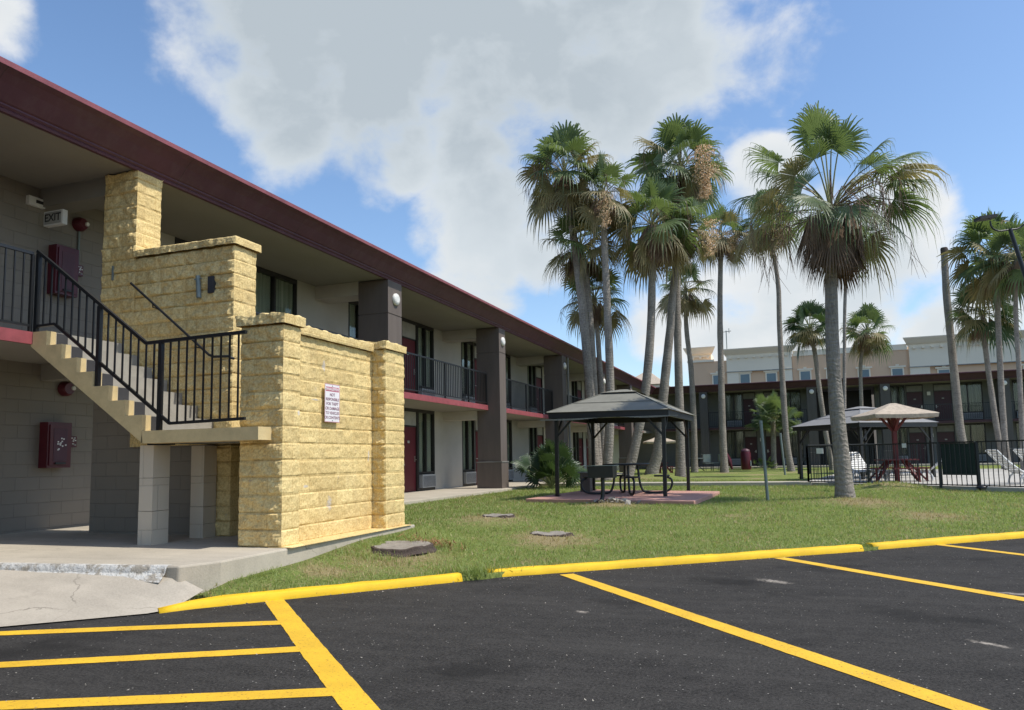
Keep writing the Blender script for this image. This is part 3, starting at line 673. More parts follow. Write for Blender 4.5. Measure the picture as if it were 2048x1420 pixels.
# ------------------------------------------------------------------ motel wings
def wing(root, mp, u0, u1, cols, ops, backing, W0, F, S, rails, lampo, slabends, fascia_end, fcs=('maroon','maroon_rib'), edgem='red_edge', doorm='door', wallm='room_wall', colm='brown', curm='curtain', panm='panel', beamm='beam'):
    def X(k, a, b, o0, o1, z0, z1): k.box(a, b, o0, o1, z0, z1, xf=lambda v: Vector(mp(v.x, v.y, v.z)))
    def part(name, m, par, *bs):
        k = MB()
        for b in bs: X(k, *b)
        return k.build(name, m, par)
    OW = -2.11
    # wall segments between the full-height openings
    edges = [u0]; k = MB()
    for (kind, a, b, *_) in sorted(ops, key=lambda q: q[1]): edges += [a, b]
    edges.append(u1)
    for a, b in zip(edges[::2], edges[1::2]):
        if b-a > .02:
            if a == -5: part('wall', 'grey_block', root, (a, b, OW-.35, OW, W0-.25, S+.02))
            else: X(k, a, b, OW-.35, OW, W0-.25, S+.02)
    for (a, b) in backing: X(k, a, b, OW-.60, OW-.36, W0-.2, S+.02)  # unseen backing added behind the openings to block light
    k.build('wall', wallm, root)
    # storeys
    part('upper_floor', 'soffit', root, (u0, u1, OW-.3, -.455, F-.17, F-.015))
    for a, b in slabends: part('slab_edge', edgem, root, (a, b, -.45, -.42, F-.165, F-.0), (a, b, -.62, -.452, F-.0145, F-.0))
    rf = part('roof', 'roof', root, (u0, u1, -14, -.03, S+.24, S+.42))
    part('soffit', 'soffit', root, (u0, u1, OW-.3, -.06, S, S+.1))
    # eaves: moulded sloping face with lit drip edge
    P = [(-.06, S-.03), (.0, S-.03), (.012, S-.0), (.0, S+.015), (.03, S+.045), (.028, S+.065), (.055, S+.08), (.12, S+.16), (.19, S+.25), (.28, S+.34), (.36, S+.38)]
    Q = [(.362, S+.382), (.372, S+.445), (.33, S+.46), (.0, S+.46), (-.06, S+.42)]
    for nm, mm, pr_ in (('fascia', fcs[0], P+[(.33, S+.40), (-.06, S+.40)]), ('drip_edge', fcs[1], Q)):
        k = MB(); n = len(pr_); vs = []
        for e in (0, 1):
            for (o, z) in pr_:
                u = (u0 if e == 0 else u1)
                if fascia_end and e == fascia_end[0]: u = fascia_end[1]+fascia_end[2]*o
                vs.append(mp(u, o, z))
        k.add(vs, [tuple(range(n-1, -1, -1)), tuple(range(n, 2*n))]+[(i, (i+1) % n, n+(i+1) % n, n+i) for i in range(n)])
        k.build(nm, mm, root)
    # columns
    for i, (a, b) in enumerate(cols):
        c = part('column', colm, root, (a+.01, b-.01, -.80, -.018, W0, W0+.86), (a, b, -.83, 0, W0+.9, W0+4.56), (a, b, -.83, 0, W0+4.585, S-.031), (a+.012, b-.012, -.8, -.015, W0+4.55, W0+4.6), (a-.03, b+.03, -.86, .03, W0-.1, W0+.855))
        part('trim', 'trim', c, (a-.045, b+.045, -.875, .045, W0+.86, W0+.895))
        X_ = (a+b)/2+.02
        if lampo:
            k = MB(); c0 = Vector(mp(X_, .004, W0+4.97)); c1 = Vector(mp(X_, 1, W0+4.97)); n_ = (c1-c0).normalized()
            k.tube([c0, c0+n_*.035, c0+n_*.06, c0+n_*.075], [.15, .15, .13, .08], 22); k.build('wall_lamp', 'lamp', root)
        # cross beams back to the wall, both storeys
        part('beam', beamm, root, (a+.02, b-.02, OW+.002, -.84, S-.33, S-.002)); part('beam', beamm, root, (a+.02, b-.02, OW+.002, -.84, F-.46, F-.172))
    # openings
    for (kind, a, b, *ex) in ops:
        for (zb, zt_) in ((W0, F-.172), (F, S-.002)):
            H = zt_-zb
            if kind == 'gap': continue
            if kind == 'door':
                hx = a+.13 if (ex and ex[0] == 'l') else b-.13
                d = part('door', doorm, root, (a+.05, b-.05, OW-.09, OW-.05, zb+.01, zb+2.03))
                part('door_frame', 'frame', d, (a, a+.05, OW-.12, OW+.012, zb, zt_), (b-.05, b, OW-.12, OW+.012, zb, zt_), (a+.05, b-.05, OW-.12, OW+.010, zt_-.10, zt_), (a+.05, b-.05, OW-.12, OW-.02, zb+2.035, zb+2.075))
                part('transom', panm, d, (a+.05, b-.05, OW-.06, OW-.03, zb+2.08, zt_-.10))
                k = MB(); X(k, hx-.022, hx+.022, OW-.05, OW-.035, zb+.93, zb+1.12); k.tube([mp(hx, OW-.04, zb+1.0), mp(hx, OW+.01, zb+1.0), mp(hx+(.1 if hx < (a+b)/2 else -.1), OW+.012, zb+1.0)], .012, 6)
                k.build('handle', 'metal', d)
                m_ = (a+b)/2; part('number_plate', 'panel', d, (m_-.07, m_+.07, OW-.05, OW-.042, zb+1.52, zb+1.60))
            else:
                wd = b-a; n = 2 if wd > .9 else 1; fw_ = .045
                bs = [(a, a+fw_, OW-.12, OW+.012, zb, zt_), (b-fw_, b, OW-.12, OW+.012, zb, zt_), (a+fw_, b-fw_, OW-.12, OW+.010, zt_-.10, zt_), (a+fw_, b-fw_, OW-.12, OW+.006, zb, zb+.09), (a+fw_, b-fw_, OW-.12, OW+.008, zb+.56, zb+.61)]
                if n == 2: bs.append(((a+b)/2-.028, (a+b)/2+.028, OW-.12, OW+.004, zb+.61, zt_-.10))
                wn = part('window', 'frame', root, *bs, (a+fw_, b-fw_, OW-.11, OW-.06, zb+.09, zb+.56))
                part('pane', 'glass', wn, (a+fw_, b-fw_, OW-.060, OW-.055, zb+.61, zt_-.10))
                k = MB(); nn = int(wd/.035); vs = []
                for i in range(nn+1):
                    u = a+fw_+(wd-2*fw_)*i/nn; o = OW-.115+.024*math.sin(i*1.25+.6*math.sin(i*.37))
                    if n == 2 and ((a+b)/2-.07 < u < (a+b)/2+.05) : o -= .10
                    vs += [mp(u, o, zb+.58), mp(u, o, zt_-.05)]
                k.add(vs, [(2*i, 2*i+2, 2*i+3, 2*i+1) for i in range(nn)], True); k.build('curtain', curm, wn, fix=False)
                ac = part('air_conditioner', 'ac', wn, (a+.12, b-.10, OW-.05, OW+.10, zb+.10, zb+.52))
                k = MB()
                for q in range(11): X(k, a+.16, b-.14, OW+.1005, OW+.106, zb+.14+q*.031, zb+.152+q*.031)
                k.build('grille', 'plate', ac)
    for (a, b) in rails:
        k = MB(); o = -.47
        X(k, a, b, o-.02, o+.02, F+1.055, F+1.095); X(k, a, b, o-.015, o+.015, F+.075, F+.105)
        n = max(2, int((b-a)/.125)); 
        for i in range(n+1):
            u = a+(b-a)*i/n; h = .02 if i % 14 == 0 or i == n else .0085
            X(k, u-h, u+h, o-h, o+h, F+(.0 if h > .01 else .1), F+1.058)
        k.build('railing', 'black', root)
S = 5.80; CY = 54.65; CX = -8.944
wa = empty('motel_wing', (CX,20,W), 'long two-storey motel wing along the left with maroon eaves and brown columns', 'motel building', 'two wings of the motel')
colsA = [(15.97,16.66), (23.54,24.14), (31.20,31.84), (38.85,39.47), (46.45,47.07)]
opsA = [('door',9.75,10.8,'l'), ('door',11.3,12.35), ('window',12.4,13.55), ('window',13.58,15.23)]
for b0 in (17.55, 25.15, 32.73, 40.33):
    e1 = b0+5.3 if b0 < 32 else b0+5.2
    opsA += [('window',b0,b0+1.15), ('door',b0+1.2,b0+2.25,'l'), ('door',e1-2.3,e1-1.22), ('window',e1-1.2,e1)]
wing(wa, lambda u, o, z: (CX+o, u, z), -5, CY+3, colsA, opsA, [(-5,52.5)], W, F1, S, [(-4,7.14), (8.95,15.95), (16.68,23.5), (24.16,31.16), (31.86,38.8), (39.5,46.4), (47.1,52.4)], True,
     [(-4,7.28), (8.95,52.9)], (1, CY, -1))
# beam under the roof and under the floor behind the tall yellow pillar
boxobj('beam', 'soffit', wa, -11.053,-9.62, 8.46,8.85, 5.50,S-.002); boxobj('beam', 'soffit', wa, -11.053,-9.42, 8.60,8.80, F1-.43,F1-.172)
k = MB(); k.tube([(-8.90,31.95,W), (-8.90,31.95,S-.05)], .045, 10); k.build('downpipe', 'trim', wa)
wb = empty('motel_wing', (2,CY,.5), 'two-storey motel wing across the far end of the lawn, facing the camera', 'motel building', 'two wings of the motel')
colsB = [(-5.62,-5.08), (1.5,2.10), (6.02,6.6), (12.75,13.35), (20,20.6), (27.2,27.8)]
opsB = [('window',-4.05,-2.82), ('door',-2.78,-1.90), ('door',-1.35,-.28,'l'), ('window',-.24,1.15), ('gap',2.15,5.9), ('window',6.85,7.75), ('door',7.8,8.85), ('door',9.45,10.55,'l'), ('window',10.6,12.3),
        ('window',14.0,15.2), ('door',15.3,16.3), ('door',16.9,17.9,'l'), ('window',18,19.2), ('window',21,22.2)]
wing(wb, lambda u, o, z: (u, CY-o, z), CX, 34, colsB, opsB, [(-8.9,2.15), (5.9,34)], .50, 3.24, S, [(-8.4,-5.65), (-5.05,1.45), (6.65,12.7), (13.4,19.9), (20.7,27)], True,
     [(CX+.5,33)], (0, CX, 1), ('maroon_shaded', 'maroon'), 'maroon_shaded', 'door_shaded', 'far_wall_shaded', 'far_column_shaded', 'curtain_shaded', 'far_panel_shaded', 'far_wall_shaded')
boxobj('end_wall', 'grey_block', wa, -14,-8.96, CY+2.2,CY+2.5, .2,S)
boxobj('stairwell_back', 'frame', wb, 2.1,6.0, CY+5.2,CY+5.4, .4,S)
for x in (-1.62, 9.16):
    for z in (2.35, 5.15):
        k = MB(); k.box(x-.10, x+.10, CY+2.02, CY+2.10, z-.12, z+.12); k.build('door_lamp', 'lamp', wb)

# small fittings on the near gallery wall
def cabinet(y0, y1, z0, z1, label, sticker):
    t = empty('extinguisher_cabinet', (-11.05,(y0+y1)/2,z0), label, 'fire cabinet', 'fire extinguisher cabinets')
    boxobj('case', 'cabinet', t, -11.05,-10.87, y0,y1, z0,z1)
    k = MB(); k.box(-10.868,-10.85, y0+.03,y1-.03, z0+.04,z1-.04); d = k.build('door', 'cabinet', t)
    k = MB(); k.box(-10.85,-10.845, y0+.09,y1-.09, z0+.10,z1-.10); k.build('door_pane', 'maroon', d)
    k = MB(); k.box(-10.85,-10.825, y0+.12,y1-.12, z0+.055,z0+.085); k.build('latch', 'frame', d)
    if sticker:
        k = MB(); c = (y0+y1)/2; zc = (z0+z1)/2+.02; random.seed(11)
        for q in range(12): 
            yy = c+random.gauss(0,.035); zz = zc+random.gauss(0,.075); k.box(-10.8449,-10.8435, yy-.012,yy+.014, zz-.01,zz+.012)
        k.build('worn_sticker', 'white', d)
cabinet(8.64, 9.05, 4.13, 4.93, 'dark red fire cabinet on the upper gallery wall behind the stair railing', False)
cabinet(8.62, 9.04, 1.34, 2.06, 'dark red fire cabinet on the ground floor wall with a worn white sticker', True)
def callpoint(y, z, label):
    t = empty('call_point', (-11.05,y,z), label, 'fire alarm', 'fire alarm call points')
    boxobj('housing', 'cabinet', t, -11.05,-10.99, y-.045,y+.10, z-.09,z+.09)
    k = MB(); random.seed(5)
    for q in range(12):
        yy = y+.03+random.uniform(-.05,.05); zz = z+random.uniform(-.07,.07); k.box(-10.989,-10.986, yy-.012,yy+.014, zz-.009,zz+.01)
    k.build('lettering', 'white', t)
callpoint(9.14, 4.63, 'small red and white alarm call point beside the upper fire cabinet')
callpoint(9.14, 1.76, 'small red and white alarm call point beside the lower fire cabinet')
t = empty('alarm_bell', (-11.05,9.16,5.55), 'round red alarm sounder under the beam at the top of a grey conduit', 'fire alarm')
k = MB(); k.tube([(-11.05,9.16,5.42), (-10.97,9.16,5.42), (-10.92,9.17,5.42)], [.12,.12,.09], 18); k.build('sounder', 'cabinet', t)
k = MB(); k.tube([(-10.93,9.22,5.43), (-10.90,9.225,5.43)], .035, 10); k.build('strobe', 'white', t)
k = MB(); k.tube([(-11.03,9.17,5.31), (-11.03,9.17,4.73)], .018, 8); k.build('conduit', 'galv', t)
t = empty('alarm_bell', (-11.05,9.02,2.62), 'red alarm sounder half hidden behind the sloping underside of the stairs', 'fire alarm')
k = MB(); k.tube([(-11.05,9.02,2.62), (-10.97,9.02,2.62), (-10.92,9.02,2.62)], [.12,.12,.09], 18); k.build('sounder', 'cabinet', t)
k = MB(); k.tube([(-10.93,9.08,2.63), (-10.90,9.085,2.63)], .035, 10); k.build('strobe', 'white', t)
def text(name, body, size, m, parent, mw, ext=.0015, align='CENTER'):
    c = bpy.data.curves.new(name, 'FONT'); c.body = body; c.size = size; c.align_x = align; c.align_y = 'CENTER'; c.extrude = ext; c.offset = size*.018
    to = bpy.data.objects.new(name, c); COL.objects.link(to); bpy.context.view_layer.update()
    me = bpy.data.meshes.new_from_object(to.evaluated_get(bpy.context.evaluated_depsgraph_get())); bpy.data.objects.remove(to)
    me.materials.clear(); me.materials.append(M[m]); o = bpy.data.objects.new(name, me); COL.objects.link(o)
    me.transform(mw)
    if parent: o.parent = parent; o.matrix_parent_inverse = root_inv(parent)
    return o
t = empty('exit_sign', (-10.62,8.44,5.2), 'white EXIT sign box hanging under the beam on the upper gallery', 'exit sign')
boxobj('housing', 'white', t, -10.82,-10.42, 8.36,8.445, 5.13,5.36)
boxobj('face', 'panel', t, -10.80,-10.45, 8.352,8.359, 5.15,5.34)
text('lettering', 'EXIT', .17, 'frame', t, Matrix.Translation((-10.625,8.3505,5.245)) @ Matrix.Rotation(R(90), 4, 'X'))
t = empty('emergency_light', (-11.05,8.35,5.5), 'small white emergency light box high on the gallery wall above the exit sign', 'emergency light')
boxobj('housing', 'white', t, -11.05,-10.98, 8.22,8.50, 5.48,5.62); boxobj('lens', 'frame', t, -10.979,-10.975, 8.34,8.46, 5.53,5.58)

# wall sign
M['sign_white'] = mat('sign_white', (.80,.76,.76), .5, var=.05, scale=8, bmp=0)
M['sign_red'] = mat('sign_red', (.50,.13,.18), .5, var=.1, bmp=0)
M['sign_ink'] = mat('sign_ink', (.27,.14,.19), .6, var=.1, bmp=0)
sg = empty('warning_sign', (-5.66,8.60,1.9), 'white and red parking liability sign on the sunlit yellow block wall', 'sign')
k = MB(); k.box(-5.672,-5.668, 8.435,8.785, 1.875,2.385); o = k.build('plate', 'sign_white', sg)
mw = lambda y, z: Matrix.Translation((-5.6665,y,z)) @ Matrix.Rotation(R(90), 4, 'Z') @ Matrix.Rotation(R(90), 4, 'X')
boxobj('header', 'sign_red', sg, -5.668,-5.6672, 8.455,8.765, 2.285,2.345)
text('header_lettering', 'MANAGEMENT', .052, 'sign_white', sg, mw(8.61,2.315), .0005)
k = MB()
for a, b, c, d in ((8.437,8.783,2.377,2.383), (8.437,8.783,1.877,1.883), (8.437,8.443,1.883,2.377), (8.777,8.783,1.883,2.377)): k.box(-5.668,-5.6673, a,b, c,d)
k.build('border', 'sign_red', sg)
for i, s in enumerate(('NOT', 'RESPONSIBLE', 'FOR THEFT', 'OR DAMAGE', 'TO VEHICLES', 'OR CONTENTS')):
    text('lettering', s, .052 if len(s) > 9 else .056, 'sign_ink', sg, mw(8.61, 2.24-.061*i), .0005)
k = MB()
for z in (2.36, 1.898): k.tube([(-5.668,8.61,z), (-5.662,8.61,z)], .006, 8)
k.build('screw', 'galv', sg)

# ------------------------------------------------------------------ palms
CR = Vector((.9397,.3414,0)).normalized(); CF = Vector((-.3414,.9397,0)).normalized()   # two fixed ground directions
Z = Vector((0,0,1))
def fan(k, hub, axis, nrm, Ln, nseg=30, spread=115, droop=.5, rnd=random):
    axis = axis.normalized(); side = axis.cross(nrm)
    if side.length < .05: side = axis.cross(CR)
    side.normalize(); nn = side.cross(axis).normalized()
    for i in range(nseg):
        t = (i+.5)/nseg*2-1; ph = R(spread)*t
        d = axis*math.cos(ph)+side*math.sin(ph)+nn*(.10*math.cos(ph*1.5))
        d.normalize(); pr_ = (side*math.cos(ph)-axis*math.sin(ph))
        l = Ln*(.70+.30*math.cos(ph*.8))*rnd.uniform(.88, 1.08); dr = droop*rnd.uniform(.35, 1.25)
        w1 = .50*l*math.tan(R(spread)/nseg)*1.15; lift = nn*(w1*.35)
        c1 = hub+d*(.50*l)-Z*(dr*l*.03); c2 = hub+d*(.74*l)-Z*(dr*l*.12); c3 = hub+d*(.91*l)-Z*(dr*l*.36); c4 = hub+d*(.97*l)-Z*(dr*l*.78)
        vs = [hub, c1+pr_*w1, c1+lift, c1-pr_*w1, c2+pr_*w1*.68, c2+lift*.6, c2-pr_*w1*.68, c3+pr_*w1*.34, c3-pr_*w1*.34, c4]
        k.add(vs, [(0,1,2), (0,2,3), (1,4,5,2), (2,5,6,3), (4,7,5), (5,7,8), (5,8,6), (7,9,8)])
def petiole(kp, a, b, sag, r=.018):
    p = [a.lerp(b, t)+Z*(sag*4*t*(1-t)) for t in (0, .25, .5, .75, 1)]
    kp.tube(p, [r*1.5, r*1.2, r, r*.9, r*.7], 4, False)
    return (p[-1]-p[-2]).normalized()
def crown(root, top, Rr, nleaf, rnd, nseg=26, mats=('frond','frond_old'), explicit=None, skirt=16, low=-35, petr=.018, old=.35, dead=8, droopk=1.0, topk=1.0):
    kg = MB(); ko = MB(); kp = MB(); kd = MB()
    L0 = Rr*.50; dirs = []
    if explicit: dirs = explicit
    for i in range(nleaf):
        f = (i+.5)/nleaf; azm = i*2.39996+rnd.uniform(-.3, .3); elv = R(88-(88-low)*f**.95+rnd.uniform(-7, 7))
        dv = Vector((math.cos(azm)*math.cos(elv), math.sin(azm)*math.cos(elv), math.sin(elv)))
        pl = Rr*rnd.uniform(.46, .62)*(1-.12*f); hub = top+dv*pl-Z*(pl*.20*f)
        dirs.append((hub, rnd.uniform(.85, 1.1)*L0, f))
    for hub, Lb, f in dirs:
        t = petiole(kp, top+(hub-top)*.04, hub, (hub-top).length*.10*droopk, petr)
        axis = (t+(hub-top).normalized()*.3-Z*(.10+.55*f*f)*droopk).normalized()
        h = Vector((hub.x-top.x, hub.y-top.y, 0))
        nrm = (Z*.8+Vector((rnd.gauss(0,.35), rnd.gauss(0,.35), rnd.gauss(0,.2)))+ (h.normalized()*.35 if h.length > .05 else Vector()))
        if abs(axis.z) > .85: nrm = Vector((rnd.gauss(0,1), rnd.gauss(0,1), .1))
        k = ko if rnd.random() < old*(f-.22)*1.9 else kg
        fan(k, hub, axis, nrm.normalized(), Lb, nseg, rnd.uniform(98, 125), (.45+.75*f)*droopk, rnd)
    # hanging dead leaves
    for i in range(skirt):
        a = rnd.uniform(0, 6.283); r0 = Rr*rnd.uniform(.05, .15); h0 = -Rr*rnd.uniform(.0, .34)
        hub = top+Vector((math.cos(a)*r0*1.6, math.sin(a)*r0*1.6, h0))
        fan(kd, hub, Vector((math.cos(a)*.22, math.sin(a)*.22, -1)), Vector((math.cos(a), math.sin(a), .1)), Rr*rnd.uniform(.33, .54), 14, rnd.uniform(16, 32), .3, rnd)
    for i in range(dead):   # thin hanging strings at the rim
        a = rnd.uniform(0, 6.283); rr = Rr*rnd.uniform(.35, .85); z0 = Rr*rnd.uniform(-.35, .25)
        p = top+Vector((math.cos(a)*rr, math.sin(a)*rr, z0)); q = top+Vector((math.cos(a)*rr*.3, math.sin(a)*rr*.3, z0*.5+.1*Rr))
        kd.tube([q, q.lerp(p, .5)+Z*Rr*.12, p, p-Z*Rr*rnd.uniform(.2, .45)+Vector((rnd.gauss(0,.06), rnd.gauss(0,.06), 0))*Rr], [.012, .01, .008, .004], 3, False)
        for s in range(7):
            b = p-Z*Rr*rnd.uniform(0, .25); kd.tube([b, b+Vector((rnd.gauss(0,.07), rnd.gauss(0,.07), -rnd.uniform(.15,.3)))*Rr], [.007, .002], 3, False)
    c = kg.build('crown', mats[0], root, fix=False)
    if ko.v: ko.build('fading_fronds', mats[1], root, fix=False)
    kp.build('leaf_stalks', 'petiole', root, fix=False)
    if kd.v: kd.build('dead_skirt', 'deadleaf', root, fix=False)
def blossom(root, c, rx, rz, rnd, n=900, dx=None):
    """cream-gold hanging flower mass made of many small tufts"""
    k = MB(); c = Vector(c)
    for i in range(n):
        t = rnd.random(); a = rnd.uniform(0, 6.283); r = rx*(.45+.55*math.sin(math.pi*min(1, t*1.2+.1)))*math.sqrt(rnd.random())
        bl = .35*math.sin(t*17+a)
        p = c+Vector((math.cos(a)*r*(1+bl), math.sin(a)*r*(1+bl), -t*rz))
        d = Vector((rnd.gauss(0,1), rnd.gauss(0,1), rnd.gauss(-.6,1))).normalized(); e = d.cross(Vector((rnd.gauss(0,1), rnd.gauss(0,1), rnd.gauss(0,1)))).normalized()
        s = rx*rnd.uniform(.08, .17)
        k.add([p, p+d*s, p+d*s*.5+e*s*.5, p-d*s*.3+e*s*.4], [(0,1,2,3)])
    return tag(k.build('flower_cluster', 'flower', root, fix=False), kind='stuff')
def catmull(P, n):
    P = [Vector(p) for p in P]; P = [P[0]*2-P[1]]+P+[P[-1]*2-P[-2]]; out = []
    for i in range(1, len(P)-2):
        for j in range(n):
            t = j/n; a, b, c, d = P[i-1], P[i], P[i+1], P[i+2]
            out.append(.5*((2*b)+(c-a)*t+(2*a-5*b+4*c-d)*t*t+(-a+3*b-3*c+d)*t*t*t))
    out.append(P[-2]); return out
def trunk(root, pts, rb, rt, seed, n=14, cut=False):
    P = catmull(pts, 14); m = len(P); H = P[-1].z-P[0].z; k = MB(); vs = []
    for i, p in enumerate(P):
        t = i/(m-1); r = rb+(rt-rb)*t**.6 if rb > rt*1.35 else rb+(rt-rb)*t
        r = rt+(rb*.82-rt)*(1-t)**.9+rb*.20*math.exp(-(p.z-P[0].z)/.35)
        r *= 1+.05*noise.noise((seed*3.1, 0, p.z*1.2))
        for j in range(n):
            a = 2*math.pi*j/n; rr = r*(1+.05*noise.noise((math.cos(a)*2+seed, math.sin(a)*2, p.z*1.8)))
            vs.append(p+Vector((math.cos(a)*rr, math.sin(a)*rr, -.12 if i == 0 else 0)))
    k.add(vs, [(i*n+j, i*n+(j+1) % n, (i+1)*n+(j+1) % n, (i+1)*n+j) for i in range(m-1) for j in range(n)], True)
    k.add(vs[-n:], [tuple(range(n))])
    return k.build('trunk', 'trunk', root, fix=False)
GP = 'fan palms on the motel lawn'
PALMS = {
'A':([(-7.44,30.5,.40),(-7.53,30.5,2.46),(-7.59,30.5,4.55),(-7.78,30.5,7.54),(-8.07,30.5,10.6),(-8.42,30.5,13.6)],.40,.205,2.35,'tallest palm of the left clump, leaning left with a shaggy olive crown'),
'B':([(-7.48,31.3,.40),(-7.58,31.3,2.91),(-7.64,31.3,5.92),(-7.75,31.3,8.56),(-8.0,31.3,10.5)],.35,.20,2.0,'shaggy half brown palm whose crown hangs just under the tallest left crown'),
'C':([(-7.59,32.5,.40),(-7.55,32.5,3.84),(-7.59,32.5,5.63),(-7.67,32.5,7.44),(-7.73,32.5,8.35)],.24,.125,1.85,'small lowest palm of the left clump with a drooping crown above the maroon eaves'),
'D':([(-6.88,30.0,.38),(-6.68,30.0,2.42),(-6.59,30.0,4.45),(-6.61,30.0,7.76),(-6.65,30.0,11.15),(-6.65,30.0,12.2)],.36,.155,1.85,'straight palm at the right of the left clump with a pale flower cluster'),
'E':([(-6.39,31.8,.40),(-6.05,31.8,1.61),(-5.55,31.8,3.71),(-5.2,31.8,6.25),(-5.02,31.8,8.84),(-4.92,31.8,11.2)],.40,.20,2.45,'palm leaning right from behind the picnic table with a dark brown skirt of dead leaves'),
'F':([(-5.64,33.5,.34),(-5.26,33.5,1.82),(-4.95,33.5,4.24),(-4.58,33.5,6.9),(-4.26,33.5,9.36),(-3.6,33.5,11.3)],.46,.175,1.75,'thick footed palm leaning right behind the gazebo, brownish crown under the highest one'),
'G':([(-4.71,36.0,.36),(-4.64,36.0,2.53),(-4.6,36.0,5.37),(-4.54,36.0,8.74),(-4.34,36.0,12.4),(-4.10,36.0,15.2)],.39,.185,2.65,'highest middle palm with a large hanging tan flower mass under its crown'),
'H':([(-4.96,44.0,.38),(-4.89,44.0,2.77),(-4.91,44.0,6.22),(-5.07,44.0,8.57),(-5.05,44.0,10.9)],.32,.16,2.05,'slender palm farther back with a small low crown between the middle trunks'),
'I':([(-3.24,43.0,.36),(-3.24,43.0,2.69),(-3.17,43.0,6.02),(-3.1,43.0,8.83),(-2.95,43.0,11.66),(-2.78,43.0,13.6)],.36,.16,1.95,'straight palm with a ragged beige crown, standing alone right of the middle clump'),
'K':([(1.18,18.4,.27),(1.16,18.4,1.18),(1.12,18.4,2.3),(1.11,18.4,3.66),(1.15,18.4,4.81),(1.21,18.4,6.33),(1.25,18.4,6.9)],.31,.16,2.2,'big nearest palm with long bare leaf stalks, standing before the pool fence'),
'L':([(2.36,36.0,.36),(2.5,36.0,3.19),(2.65,36.0,5.84),(2.8,36.0,8.07),(3.05,36.0,10.5)],.125,.10,1.6,'very thin palm mostly hidden behind the big nearest palm'),
'M':([(2.38,46.0,.36),(2.16,46.0,2.33),(1.96,46.0,4.89),(1.85,46.0,6.76),(1.64,46.0,8.4)],.25,.165,1.75,'short full green palm against the cream hotel, left of the big nearest trunk'),
'N':([(4.11,48.0,.36),(4.24,48.0,3.77),(4.38,48.0,6.69),(4.80,48.0,8.3)],.18,.14,1.75,'short palm against the hotel with orange and brown dying leaves on its right side'),
'P':([(9.45,40.0,.36),(9.4,40.0,1.76),(9.44,40.0,4.51),(9.51,40.0,6.83),(9.6,40.0,9.18),(9.6,40.0,10.3)],.24,.155,2.4,'tall right palm with a creamy flower cluster beside the black lamp post'),
'Q':([(9.8,42.0,.36),(9.6,42.0,2.03),(9.47,42.0,4.2),(9.37,42.0,6.41),(9.37,42.0,7.9)],.25,.15,1.85,'dark green lower palm leaning left at the right, under the tall flowering one'),
'R':([(9.53,38.0,.36),(9.58,38.0,1.72),(9.68,38.0,4.75),(9.72,38.0,6.94),(9.9,38.0,9.6)],.19,.13,1.9,'slim palm at the right edge with its crown cut by the photo border'),
}
